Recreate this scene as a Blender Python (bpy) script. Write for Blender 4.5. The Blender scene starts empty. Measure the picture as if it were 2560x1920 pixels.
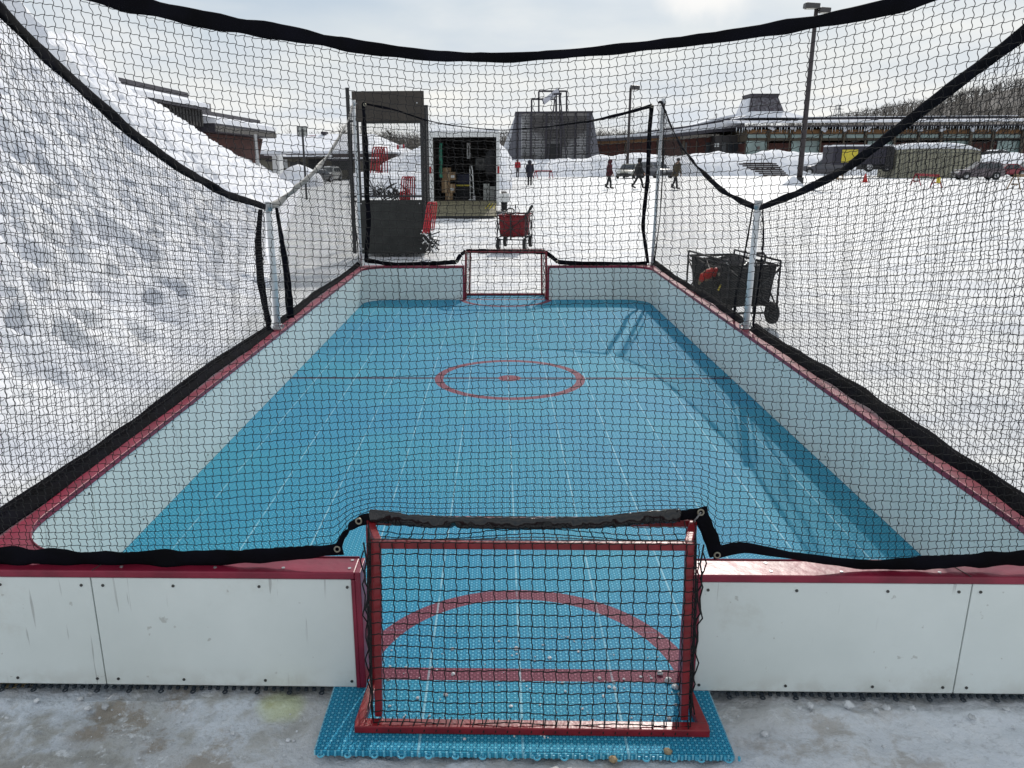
import bpy, bmesh, math, random
import numpy as np
from mathutils import Vector, Matrix, noise as mnoise
R = math.radians
random.seed(7); rng = np.random.default_rng(7)
C = bpy.context.scene.collection
scene = bpy.context.scene

# ------------------------------------------------------------------ camera
F, PIT, RO, YA, CX, U0, V0, CH = 1958.6, .2707, -.0057, -.0255, -.0824, -80.2, -10., 1.65
cam_d = bpy.data.cameras.new('camera'); cam = bpy.data.objects.new('camera', cam_d); C.objects.link(cam)
cam_d.sensor_width = 36; cam_d.lens = F/2560*36; cam_d.shift_x = -U0/2560; cam_d.shift_y = V0/2560
cam_d.clip_start = .05; cam_d.clip_end = 3000
M = Matrix.Rotation(-YA, 4, 'Z') @ Matrix.Rotation(R(90)-PIT, 4, 'X') @ Matrix.Rotation(RO, 4, 'Z')
cam.matrix_world = Matrix.Translation((CX, 0, CH)) @ M
scene.camera = cam
scene.render.resolution_x = 1024; scene.render.resolution_y = 768

# ------------------------------------------------------------------ sky, sun, exposure
SUN = Vector((.36, 1.28, 1.0)).normalized()            # towards the sun
elev = math.asin(SUN.z); azim = math.atan2(SUN.x, SUN.y)
w = bpy.data.worlds.new("World"); scene.world = w; w.use_nodes = True
nt = w.node_tree; N = nt.nodes; L = nt.links
bg = N['Background']; bg.inputs['Strength'].default_value = .084
sky = N.new('ShaderNodeTexSky'); sky.sky_type = 'NISHITA'; sky.sun_disc = False
sky.sun_elevation = elev; sky.sun_rotation = azim; sky.dust_density = 1.5; sky.air_density = 1.2
tc = N.new('ShaderNodeTexCoord'); sep = N.new('ShaderNodeSeparateXYZ'); L.new(tc.outputs['Generated'], sep.inputs[0])
ad = N.new('ShaderNodeMath'); ad.operation = 'ADD'; ad.inputs[1].default_value = .16; L.new(sep.outputs['Z'], ad.inputs[0])
mx = N.new('ShaderNodeMath'); mx.operation = 'MAXIMUM'; mx.inputs[1].default_value = .05; L.new(ad.outputs[0], mx.inputs[0])
dx = N.new('ShaderNodeMath'); dx.operation = 'DIVIDE'; L.new(sep.outputs['X'], dx.inputs[0]); L.new(mx.outputs[0], dx.inputs[1])
dy = N.new('ShaderNodeMath'); dy.operation = 'DIVIDE'; L.new(sep.outputs['Y'], dy.inputs[0]); L.new(mx.outputs[0], dy.inputs[1])
cb = N.new('ShaderNodeCombineXYZ'); L.new(dx.outputs[0], cb.inputs[0]); L.new(dy.outputs[0], cb.inputs[1])
n1 = N.new('ShaderNodeTexNoise'); n1.inputs['Scale'].default_value = .75; n1.inputs['Detail'].default_value = 7; n1.inputs['Roughness'].default_value = .52
L.new(cb.outputs[0], n1.inputs['Vector'])
cr = N.new('ShaderNodeValToRGB'); cr.color_ramp.elements[0].position = .40; cr.color_ramp.elements[1].position = .66
cr.color_ramp.elements[0].color = (0.3, 0.3, 0.3, 1); L.new(n1.outputs['Fac'], cr.inputs[0])
# thin overcast near the horizon
mr = N.new('ShaderNodeMapRange'); mr.inputs['From Min'].default_value = .06; mr.inputs['From Max'].default_value = .21
mr.inputs['To Min'].default_value = 1.0; mr.inputs['To Max'].default_value = .12; L.new(sep.outputs['Z'], mr.inputs['Value'])
mm = N.new('ShaderNodeMath'); mm.operation = 'MAXIMUM'; L.new(cr.outputs[0], mm.inputs[0]); L.new(mr.outputs[0], mm.inputs[1])
n2 = N.new('ShaderNodeTexNoise'); n2.inputs['Scale'].default_value = 1.6; n2.inputs['Detail'].default_value = 6; L.new(cb.outputs[0], n2.inputs['Vector'])
c2 = N.new('ShaderNodeValToRGB'); c2.color_ramp.elements[0].position = .3; c2.color_ramp.elements[1].position = .7
c2.color_ramp.elements[0].color = (13.2, 14.2, 15.4, 1); c2.color_ramp.elements[1].color = (18.4, 18.2, 17.3, 1); L.new(n2.outputs['Fac'], c2.inputs[0])
mix = N.new('ShaderNodeMix'); mix.data_type = 'RGBA'
hs = N.new('ShaderNodeMix'); hs.data_type = 'RGBA'; hs.inputs[0].default_value = .45
L.new(sky.outputs[0], hs.inputs[6]); hs.inputs[7].default_value = (9.6, 13.2, 17.6, 1)
L.new(mm.outputs[0], mix.inputs[0]); L.new(hs.outputs[2], mix.inputs[6]); L.new(c2.outputs[0], mix.inputs[7])
# one bright cumulus low in the sky, to the right of the court's axis
cd_ = Vector((.235, .955, .178)).normalized()
def cloud(dirv, stretch, size, col, prev):
    sb_ = N.new('ShaderNodeVectorMath'); sb_.operation = 'SUBTRACT'; L.new(tc.outputs['Generated'], sb_.inputs[0]); sb_.inputs[1].default_value = dirv
    ml = N.new('ShaderNodeVectorMath'); ml.operation = 'MULTIPLY'; L.new(sb_.outputs[0], ml.inputs[0]); ml.inputs[1].default_value = stretch
    ln = N.new('ShaderNodeVectorMath'); ln.operation = 'LENGTH'; L.new(ml.outputs[0], ln.inputs[0])
    nn = N.new('ShaderNodeTexNoise'); nn.inputs['Scale'].default_value = 16; nn.inputs['Detail'].default_value = 7; L.new(tc.outputs['Generated'], nn.inputs['Vector'])
    ma = N.new('ShaderNodeMath'); ma.operation = 'MULTIPLY_ADD'; ma.inputs[1].default_value = -.09; L.new(nn.outputs['Fac'], ma.inputs[0]); L.new(ln.outputs['Value'], ma.inputs[2])
    m2 = N.new('ShaderNodeMapRange'); m2.interpolation_type = 'SMOOTHSTEP'; m2.inputs['From Min'].default_value = size; m2.inputs['From Max'].default_value = size-.05; L.new(ma.outputs[0], m2.inputs['Value'])
    mq = N.new('ShaderNodeMix'); mq.data_type = 'RGBA'; L.new(m2.outputs[0], mq.inputs[0]); L.new(prev, mq.inputs[6]); mq.inputs[7].default_value = (*col, 1); return mq.outputs[2]
out_ = cloud(cd_, (1, 1, 2.0), .022, (17.8, 17.7, 17.4), mix.outputs[2])
L.new(out_, bg.inputs['Color'])
sd = bpy.data.lights.new('sun', 'SUN'); sd.energy = 4.1; sd.angle = R(.5); sd.color = (1, .95, .88)
so = bpy.data.objects.new('sun', sd); C.objects.link(so); so.rotation_euler = SUN.to_track_quat('Z', 'Y').to_euler(); so.location = (5, 10, 20)
scene.view_settings.view_transform = 'Standard'; scene.view_settings.look = 'None'
scene.view_settings.exposure = -.62; scene.view_settings.gamma = 1

# ------------------------------------------------------------------ survey helpers: turn a direction measured in the photo into a point at a known plane
def ray(px, py):
    X = px-1280-U0; Y = py-960-V0
    a = (X*math.cos(RO)+Y*math.sin(RO))/F; b = -(-X*math.sin(RO)+Y*math.cos(RO))/F
    yy = math.cos(PIT)+math.sin(PIT)*b; zz = -math.sin(PIT)+math.cos(PIT)*b
    return Vector((a*math.cos(YA)+yy*math.sin(YA), -a*math.sin(YA)+yy*math.cos(YA), zz))
O = Vector((CX, 0, CH))
def G(px, py, z=0.): r = ray(px, py); return O + r*((z-CH)/r.z)
def AY(px, py, Y): r = ray(px, py); return O + r*(Y/r.y)
def AX(px, py, X): r = ray(px, py); return O + r*((X-CX)/r.x)

# ------------------------------------------------------------------ object helpers
def tag(o, label=None, cat=None, group=None, kind=None):
    if label: o['label'] = label
    if cat: o['category'] = cat
    if group: o['group'] = group
    if kind: o['kind'] = kind
    return o
def empty(name, loc, label=None, cat=None, group=None, rz=0):
    o = bpy.data.objects.new(name, None); C.objects.link(o); o.location = loc; o.rotation_euler.z = rz
    o.empty_display_size = .1
    return tag(o, label, cat, group)
def copy_tree(o, parent=None):
    c = o.copy(); C.objects.link(c); c.parent = parent
    for ch in o.children: copy_tree(ch, c)
    return c
class MB:
    def __init__(s): s.v = []; s.f = []
    def add(s, vs, fs):
        b = len(s.v); s.v += [tuple(p) for p in vs]; s.f += [tuple(b+i for i in f) for f in fs]; return s
    def box(s, c, d, rz=0, rx=0, ry=0, taper=None):
        m = Matrix.Rotation(rz, 3, 'Z') @ Matrix.Rotation(ry, 3, 'Y') @ Matrix.Rotation(rx, 3, 'X'); c = Vector(c)
        vs = []
        for z in (-.5, .5):
            k = taper if (taper and z > 0) else 1
            for x, y in ((-.5, -.5), (.5, -.5), (.5, .5), (-.5, .5)): vs.append(c + m @ Vector((x*d[0]*k, y*d[1]*k, z*d[2])))
        return s.add(vs, [(0, 3, 2, 1), (4, 5, 6, 7), (0, 1, 5, 4), (1, 2, 6, 5), (2, 3, 7, 6), (3, 0, 4, 7)])
    def span(s, a, b):  # axis-aligned box between corners
        return s.box([(a[i]+b[i])/2 for i in range(3)], [abs(a[i]-b[i]) for i in range(3)])
    def beam(s, p, q, wd, ht, up=(0, 0, 1)):
        p = Vector(p); q = Vector(q); t = (q-p).normalized(); u = Vector(up)
        sd_ = t.cross(u); sd_ = (Vector((1, 0, 0)) if sd_.length < 1e-4 else sd_.normalized()); u = sd_.cross(t)
        vs = [b_ + sd_*wd*i/2 + u*ht*j/2 for b_ in (p, q) for i, j in ((-1, -1), (1, -1), (1, 1), (-1, 1))]
        return s.add(vs, [(0, 3, 2, 1), (4, 5, 6, 7), (0, 1, 5, 4), (1, 2, 6, 5), (2, 3, 7, 6), (3, 0, 4, 7)])
    def tube(s, pts, r, n=8, closed=False):
        pts = [Vector(p) for p in pts]; k = len(pts)
        rs = r if isinstance(r, (list, tuple)) else [r]*k
        vs = []; fs = []; prev = None
        for i, p in enumerate(pts):
            a = pts[(i-1) % k] if (closed or i > 0) else p; b = pts[(i+1) % k] if (closed or i < k-1) else p
            t = (b-a).normalized() if (b-a).length > 1e-9 else Vector((0, 0, 1))
            if prev is None: prev = t.orthogonal().normalized()
            u = (prev - t*prev.dot(t)); u = u.normalized() if u.length > 1e-6 else t.orthogonal().normalized(); prev = u
            w_ = t.cross(u)
            for j in range(n):
                an = 2*math.pi*j/n; vs.append(p + (u*math.cos(an)+w_*math.sin(an))*rs[i])
        m = k if closed else k-1
        for i in range(m):
            for j in range(n):
                a = i*n+j; b = i*n+(j+1) % n; c = ((i+1) % k)*n+(j+1) % n; d = ((i+1) % k)*n+j; fs.append((a, b, c, d))
        if not closed: fs += [tuple(reversed(range(n))), tuple((k-1)*n+j for j in range(n))]
        return s.add(vs, fs)
    def cyl(s, c, r, h, axis='Z', n=20):
        d = {'X': Vector((1, 0, 0)), 'Y': Vector((0, 1, 0)), 'Z': Vector((0, 0, 1))}[axis]; c = Vector(c)
        return s.tube([c-d*h/2, c+d*h/2], r, n)
    def ball(s, c, r, n=10, m=7):
        r = r if isinstance(r, (tuple, list)) else (r, r, r); vs = []; fs = []
        for i in range(m+1):
            th = math.pi*i/m
            for j in range(n):
                ph = 2*math.pi*j/n
                vs.append((c[0]+r[0]*math.sin(th)*math.cos(ph), c[1]+r[1]*math.sin(th)*math.sin(ph), c[2]+r[2]*math.cos(th)))
        for i in range(m):
            for j in range(n): fs.append((i*n+j, (i+1)*n+j, (i+1)*n+(j+1) % n, i*n+(j+1) % n))
        return s.add(vs, fs)
    def prism(s, poly, z0, z1):   # convex or concave outline, vertical
        n = len(poly); vs = [(p[0], p[1], z0) for p in poly]+[(p[0], p[1], z1) for p in poly]
        fs = [tuple(reversed(range(n))), tuple(range(n, 2*n))]+[(i, (i+1) % n, n+(i+1) % n, n+i) for i in range(n)]
        return s.add(vs, fs)
    def yprism(s, poly, y0, y1):  # outline in x,z, extruded in y
        n = len(poly); vs = [(p[0], y0, p[1]) for p in poly]+[(p[0], y1, p[1]) for p in poly]
        fs = [tuple(range(n)), tuple(reversed(range(n, 2*n)))]+[((i+1) % n, i, n+i, n+(i+1) % n) for i in range(n)]
        return s.add(vs, fs)
    def quad(s, a, b, c, d): return s.add([a, b, c, d], [(0, 1, 2, 3)])
    def loft(s, rings, cap=True):
        n = len(rings[0]); vs = [p for r_ in rings for p in r_]; fs = []
        for i in range(len(rings)-1):
            for j in range(n): fs.append((i*n+j, i*n+(j+1) % n, (i+1)*n+(j+1) % n, (i+1)*n+j))
        if cap: fs += [tuple(reversed(range(n))), tuple((len(rings)-1)*n+j for j in range(n))]
        return s.add(vs, fs)
    def build(s, name, mat, parent=None, world=True, smooth=False, bevel=0, seg=2):
        me = bpy.data.meshes.new(name); off = Vector((0, 0, 0))
        if parent is not None and world:
            q = parent
            while q is not None: off += q.location; q = q.parent
        vs = [(v[0]-off.x, v[1]-off.y, v[2]-off.z) for v in s.v]
        me.from_pydata(vs, [], s.f); me.validate()
        bm = bmesh.new(); bm.from_mesh(me); bmesh.ops.recalc_face_normals(bm, faces=bm.faces[:]); bm.to_mesh(me); bm.free()
        o = bpy.data.objects.new(name, me); C.objects.link(o)
        if mat: me.materials.append(mat)
        if parent is not None: o.parent = parent
        if smooth:
            for p in me.polygons: p.use_smooth = True
        if bevel:
            m = o.modifiers.new('b', 'BEVEL'); m.width = bevel; m.segments = seg; m.limit_method = 'ANGLE'; m.angle_limit = R(40)
            try: m.harden_normals = False
            except Exception: pass
        return o

# ------------------------------------------------------------------ materials
def mat(name, col, rough=.6, metal=0, var=0., vscale=5., bump=0., bscale=40., spec=.5, col2=None, detail=5, lo=.35, hi=.65, coat=0):
    m = bpy.data.materials.new(name); m.use_nodes = True; n = m.node_tree.nodes; l = m.node_tree.links; b = n['Principled BSDF']
    b.inputs['Base Color'].default_value = (*col, 1); b.inputs['Roughness'].default_value = rough; b.inputs['Metallic'].default_value = metal
    b.inputs['Specular IOR Level'].default_value = spec
    if coat: b.inputs['Coat Weight'].default_value = coat; b.inputs['Coat Roughness'].default_value = .08
    t = n.new('ShaderNodeTexCoord')
    if var or col2:
        c2_ = col2 or tuple(max(0, c*(1-var)) for c in col)
        q = n.new('ShaderNodeTexNoise'); q.inputs['Scale'].default_value = vscale; q.inputs['Detail'].default_value = detail; l.new(t.outputs['Object'], q.inputs['Vector'])
        r_ = n.new('ShaderNodeValToRGB'); r_.color_ramp.elements[0].position = lo; r_.color_ramp.elements[1].position = hi
        r_.color_ramp.elements[0].color = (*c2_, 1); r_.color_ramp.elements[1].color = (*col, 1)
        l.new(q.outputs['Fac'], r_.inputs[0]); l.new(r_.outputs[0], b.inputs['Base Color'])
    if bump:
        q = n.new('ShaderNodeTexNoise'); q.inputs['Scale'].default_value = bscale; q.inputs['Detail'].default_value = 6; l.new(t.outputs['Object'], q.inputs['Vector'])
        bp = n.new('ShaderNodeBump'); bp.inputs['Strength'].default_value = bump; bp.inputs['Distance'].default_value = .02
        l.new(q.outputs['Fac'], bp.inputs['Height']); l.new(bp.outputs[0], b.inputs['Normal'])
    return m
class NG:  # tiny node graph helper
    def __init__(s, m): s.n = m.node_tree.nodes; s.l = m.node_tree.links
    def m(s, op, a, b=None, c=None):
        q = s.n.new('ShaderNodeMath'); q.operation = op
        for i, x in enumerate((a, b, c)):
            if x is None: continue
            if isinstance(x, (int, float)): q.inputs[i].default_value = x
            else: s.l.new(x, q.inputs[i])
        return q.outputs[0]
    def noise(s, vec, sc, det=4, rough=.5):
        q = s.n.new('ShaderNodeTexNoise'); q.inputs['Scale'].default_value = sc; q.inputs['Detail'].default_value = det; q.inputs['Roughness'].default_value = rough
        s.l.new(vec, q.inputs['Vector']); return q.outputs['Fac']
    def ramp(s, f, stops):
        q = s.n.new('ShaderNodeValToRGB'); e = q.color_ramp.elements
        while len(e) < len(stops): e.new(.5)
        for i, (p, c) in enumerate(stops): e[i].position = p; e[i].color = (*c, 1) if len(c) == 3 else c
        s.l.new(f, q.inputs[0]); return q.outputs[0]
    def mix(s, f, a, b):
        q = s.n.new('ShaderNodeMix'); q.data_type = 'RGBA'
        for i, x in ((0, f), (6, a), (7, b)):
            if isinstance(x, (int, float)): q.inputs[i].default_value = x
            elif isinstance(x, tuple): q.inputs[i].default_value = (*x, 1)
            else: s.l.new(x, q.inputs[i])
        return q.outputs[2]
    def smooth(s, x, a, b):   # smoothstep
        q = s.n.new('ShaderNodeMapRange'); q.interpolation_type = 'SMOOTHSTEP'; q.inputs['From Min'].default_value = a; q.inputs['From Max'].default_value = b
        s.l.new(x, q.inputs['Value']); return q.outputs[0]

def snow_mat(name, dirt=False, bump=.6):
    m = bpy.data.materials.new(name); m.use_nodes = True; g = NG(m); b = g.n['Principled BSDF']
    t = g.n.new('ShaderNodeTexCoord'); P = t.outputs['Object']
    base = g.ramp(g.noise(P, 1.3, 6), [(.35, (.54, .56, .60) if dirt else (.68, .70, .76)), (.65, (.72, .72, .715) if dirt else (.86, .86, .88))])
    if dirt:
        sp = g.n.new('ShaderNodeSeparateXYZ'); g.l.new(P, sp.inputs[0]); X, Y = sp.outputs['X'], sp.outputs['Y']
        near = g.smooth(Y, 3.2, 2.0)
        # trodden, sanded ice in front of the rink
        ns = g.noise(P, 2.3, 9, .66)
        ice = g.ramp(ns, [(.33, (.16, .15, .12)), (.43, (.34, .34, .32)), (.50, (.55, .60, .66)), (.58, (.68, .74, .81)), (.70, (.84, .87, .90))])
        br_ = g.m('MULTIPLY', g.smooth(g.noise(P, 4.6, 9, .70), .47, .60), g.smooth(g.noise(P, 1.6, 3), .38, .54))
        ice = g.mix(g.m('MULTIPLY', br_, .85), ice, (.17, .12, .055))
        ice = g.mix(g.m('MULTIPLY', g.smooth(g.noise(P, 34, 6, .72), .52, .64), .5), ice, (.22, .23, .24))
        ice = g.mix(g.m('MULTIPLY', g.smooth(g.noise(P, 19, 7, .72), .56, .66), .7), ice, (.72, .75, .78))
        left = g.smooth(X, -.2, -1.4)
        mk = g.m('MULTIPLY', near, g.m('MULTIPLY_ADD', left, .40, .50))
        base = g.mix(mk, base, ice)
        ys = g.m('ADD', g.m('MULTIPLY', g.m('ADD', X, .78), g.m('ADD', X, .78)), g.m('MULTIPLY', g.m('SUBTRACT', Y, 2.13), g.m('SUBTRACT', Y, 2.13)))
        base = g.mix(g.m('MULTIPLY', g.smooth(ys, .009, .001), .45), base, (.55, .62, .22))
        # wheel tracks and sand across the car park
        mp = g.n.new('ShaderNodeMapping'); mp.inputs['Scale'].default_value = (.10, 1.1, 1); mp.inputs['Rotation'].default_value = (0, 0, .12); g.l.new(P, mp.inputs[0])
        tr = g.smooth(g.noise(mp.outputs[0], 1.0, 7, .65), .60, .74)
        far = g.smooth(Y, 6, 14)
        base = g.mix(g.m('MULTIPLY', g.m('MULTIPLY', tr, far), .8), base, (.44, .41, .36))
        br = g.smooth(g.noise(P, .35, 7, .7), .68, .76)
        base = g.mix(g.m('MULTIPLY', br, .35), base, (.36, .27, .17))
        gr = g.smooth(g.m('ADD', X, g.m('MULTIPLY', g.noise(P, .3, 3), 3.)), 0., -2.)
        base = g.mix(g.m('MULTIPLY', g.m('MULTIPLY', gr, g.smooth(g.noise(P, 1.2, 6, .7), .42, .62)), g.m('MULTIPLY', far, .30)), base, (.40, .38, .30))
    g.l.new(base, b.inputs['Base Color']); b.inputs['Roughness'].default_value = .55 if dirt else .8
    b.inputs['Specular IOR Level'].default_value = .3
    h = g.m('ADD', g.m('ADD', g.m('MULTIPLY', g.noise(P, 3.2, 5, .6), 1.3), g.m('MULTIPLY', g.noise(P, 9, 8, .65), .8)), g.m('MULTIPLY', g.noise(P, 60, 4, .6), .25))
    bp = g.n.new('ShaderNodeBump'); bp.inputs['Strength'].default_value = bump; bp.inputs['Distance'].default_value = .05
    g.l.new(h, bp.inputs['Height']); g.l.new(bp.outputs[0], b.inputs['Normal'])
    return m
M_ground = snow_mat('packed snow', True, .55); M_snow = snow_mat('piled snow', False, .6)
M_roofsnow = snow_mat('roof snow', False, .25)

# court tiles
YC = 6.0
def court_mat():
    m = bpy.data.materials.new('sport court tile'); m.use_nodes = True; g = NG(m); b = g.n['Principled BSDF']
    t = g.n.new('ShaderNodeTexCoord'); P = t.outputs['Object']; sp = g.n.new('ShaderNodeSeparateXYZ'); g.l.new(P, sp.inputs[0]); X, Y = sp.outputs['X'], sp.outputs['Y']
    cs = .305/15
    u = g.m('FRACT', g.m('DIVIDE', X, cs)); v = g.m('FRACT', g.m('DIVIDE', Y, cs))
    du = g.m('ABSOLUTE', g.m('SUBTRACT', u, .5)); dv = g.m('ABSOLUTE', g.m('SUBTRACT', v, .5))
    def line(d, w0, w1): return g.smooth(d, w1, w0)
    d1 = g.m('ABSOLUTE', g.m('SUBTRACT', g.m('SUBTRACT', u, v), 0)); d2 = g.m('ABSOLUTE', g.m('SUBTRACT', g.m('ADD', u, v), 1))
    rib = g.m('MAXIMUM', g.m('MAXIMUM', line(du, .03, .085), line(dv, .03, .085)), g.m('MAXIMUM', line(d1, .04, .12), line(d2, .04, .12)))
    rib = g.m('MAXIMUM', rib, g.m('MAXIMUM', line(g.m('SUBTRACT', .5, du), .02, .07), line(g.m('SUBTRACT', .5, dv), .02, .07)))
    hub = g.smooth(g.m('MAXIMUM', du, dv), .17, .09)
    # tile joints; the lengthwise ones carry a sunlit edge painted as a pale line
    sx = g.m('ABSOLUTE', g.m('SUBTRACT', g.m('FRACT', g.m('ADD', g.m('DIVIDE', g.m('ADD', X, .012), .305), .5)), .5))
    sy = g.m('ABSOLUTE', g.m('SUBTRACT', g.m('FRACT', g.m('ADD', g.m('DIVIDE', g.m('SUBTRACT', Y, 1.905), .305), .5)), .5))
    jx = g.m('MULTIPLY', line(sx, .007, .016), g.smooth(g.noise(P, 6, 3), .3, .55)); jy = line(sy, .003, .009)
    # markings
    xx = g.m('MULTIPLY', X, X); yc = g.m('SUBTRACT', Y, YC); rad = g.m('SQRT', g.m('ADD', xx, g.m('MULTIPLY', yc, yc)))
    circ = line(g.m('ABSOLUTE', g.m('SUBTRACT', rad, .56)), .032, .035); dot = line(rad, .088, .092)
    cline = line(g.m('ABSOLUTE', yc), .024, .027)
    def crease(y0, sgn):
        q = g.m('MULTIPLY', g.m('SUBTRACT', Y, y0), 1.0); q2 = g.m('SQRT', g.m('ADD', xx, g.m('MULTIPLY', q, q)))
        ring = line(g.m('ABSOLUTE', g.m('SUBTRACT', q2, .548)), .034, .037)
        side = g.m('GREATER_THAN', q, 0) if sgn > 0 else g.m('LESS_THAN', q, 0)
        return g.m('MULTIPLY', g.m('MULTIPLY', ring, side), g.m('MULTIPLY', g.m('GREATER_THAN', Y, 2.27), g.m('LESS_THAN', Y, 9.75)))
    gl = line(g.m('ABSOLUTE', g.m('SUBTRACT', Y, 2.262)), .032, .034)
    gl = g.m('MULTIPLY', gl, g.m('LESS_THAN', g.m('ABSOLUTE', X), .535))
    glf = g.m('MULTIPLY', line(g.m('ABSOLUTE', g.m('SUBTRACT', Y, 9.72)), .032, .034), g.m('LESS_THAN', g.m('ABSOLUTE', X), .62))
    red = g.m('MAXIMUM', g.m('MAXIMUM', circ, dot), g.m('MAXIMUM', g.m('MAXIMUM', crease(2.217, 1), crease(9.77, -1)), g.m('MAXIMUM', gl, glf)))
    # a tile or two of slightly different blue, scuffs
    vo = g.noise(P, .9, 3)
    blue = g.mix(g.smooth(vo, .35, .65), (.003, .085, .20), (.004, .10, .20))
    blueh = g.mix(g.smooth(vo, .35, .65), (.040, .345, .54), (.052, .39, .54))
    scuff = g.smooth(g.noise(P, 14, 7, .75), .62, .75)
    blueh = g.mix(g.m('MULTIPLY', scuff, .35), blueh, (.35, .55, .62))
    cb_ = g.mix(rib, blue, blueh)
    cr_ = g.mix(rib, (.08, .008, .016), (.26, .035, .055))
    cd_ = g.mix(rib, (.012, .012, .03), (.05, .03, .07))
    cb_ = g.mix(g.m('MULTIPLY', hub, .6), cb_, (.30, .62, .72)); cr_ = g.mix(g.m('MULTIPLY', hub, .4), cr_, (.48, .20, .25))  # pale hubs: sun glints on the rib crossings put into the colour
    c = g.mix(g.m('MULTIPLY', cline, .92), cb_, cd_); c = g.mix(g.m('MULTIPLY', red, .9), c, cr_)
    c = g.mix(g.m('MULTIPLY', jx, .5), c, (.42, .68, .76)); c = g.mix(g.m('MULTIPLY', jy, .45), c, (.02, .14, .22))
    g.l.new(c, b.inputs['Base Color'])
    b.inputs['Roughness'].default_value = .55; b.inputs['Specular IOR Level'].default_value = .12
    h = g.m('ADD', g.m('ADD', g.m('MULTIPLY', rib, .8), g.m('MULTIPLY', hub, .5)), g.m('MULTIPLY', g.noise(P, 3, 2), .6))
    bp = g.n.new('ShaderNodeBump'); bp.inputs['Strength'].default_value = .75; bp.inputs['Distance'].default_value = .002
    g.l.new(h, bp.inputs['Height']); g.l.new(bp.outputs[0], b.inputs['Normal'])
    return m
M_court = court_mat()

def board_mat():
    m = bpy.data.materials.new('white board'); m.use_nodes = True; g = NG(m); b = g.n['Principled BSDF']
    t = g.n.new('ShaderNodeTexCoord'); P = t.outputs['Object']
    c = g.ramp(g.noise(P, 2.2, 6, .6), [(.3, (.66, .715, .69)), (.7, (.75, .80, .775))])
    mp = g.n.new('ShaderNodeMapping'); mp.inputs['Scale'].default_value = (60, 60, 3); mp.inputs['Rotation'].default_value = (.3, .25, 0); g.l.new(P, mp.inputs[0])
    s1 = g.m('MULTIPLY', g.smooth(g.noise(mp.outputs[0], 1.0, 2), .66, .70), g.smooth(g.noise(P, 3, 2), .45, .56))
    c = g.mix(g.m('MULTIPLY', s1, .6), c, (.30, .30, .29))
    s2 = g.smooth(g.noise(P, 24, 3, .5), .70, .735); c = g.mix(g.m('MULTIPLY', s2, .4), c, (.26, .24, .20)); c = g.mix(g.m('MULTIPLY', g.smooth(g.noise(P, 3.1, 7, .7), .55, .72), .35), c, (.50, .50, .44))
    sp = g.n.new('ShaderNodeSeparateXYZ'); g.l.new(P, sp.inputs[0])
    lo = g.m('MULTIPLY', g.smooth(sp.outputs['Z'], .09, .0), g.smooth(g.noise(P, 11, 5, .6), .4, .62)); c = g.mix(g.m('MULTIPLY', lo, .3), c, (.40, .38, .32))
    g.l.new(c, b.inputs['Base Color']); b.inputs['Roughness'].default_value = .34
    bp = g.n.new('ShaderNodeBump'); bp.inputs['Strength'].default_value = .12; bp.inputs['Distance'].default_value = .01; g.l.new(g.noise(P, 5, 3), bp.inputs['Height']); g.l.new(bp.outputs[0], b.inputs['Normal'])
    return m
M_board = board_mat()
M_cap = mat('red cap rail', (.27, .016, .045), .36, var=.35, vscale=9, bump=.12, bscale=18)
M_red = mat('red painted steel', (.25, .012, .018), .36, var=.35, vscale=16, bump=.08, bscale=60)
M_screw = mat('screw steel', (.09, .09, .085), .45, .8)
M_seam = mat('dark joint', (.05, .055, .05), .8)
M_web = mat('black webbing', (.005, .005, .006), .85, bump=.05, bscale=60, spec=.04, col2=(.007, .007, .011), vscale=8)
M_vinyl = mat('black vinyl', (.014, .014, .015), .09, bump=.10, bscale=9, spec=.5)
M_cord = mat('black net cord', (.010, .010, .011), .7, spec=.25)
M_galv = mat('galvanised steel', (.52, .53, .54), .42, .55, var=.35, vscale=14)
M_whitepost = mat('white enamel post', (.70, .71, .72), .4, .0, var=.15, vscale=10)
M_brass = mat('metal grommet', (.30, .28, .22), .4, .9)
M_blackm = mat('black metal', (.022, .022, .024), .5, .2, var=.4, vscale=8)
M_blackp = mat('dark plywood panel', (.030, .032, .030), .68, var=.4, vscale=5, spec=.3)
M_rubber = mat('rubber', (.018, .018, .018), .85)
M_rim = mat('wheel rim', (.45, .45, .46), .35, .8)
M_glass = mat('dark car glass', (.03, .035, .04), .08, spec=.8)
M_chrome = mat('bright metal', (.7, .7, .7), .2, 1.0)

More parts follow.
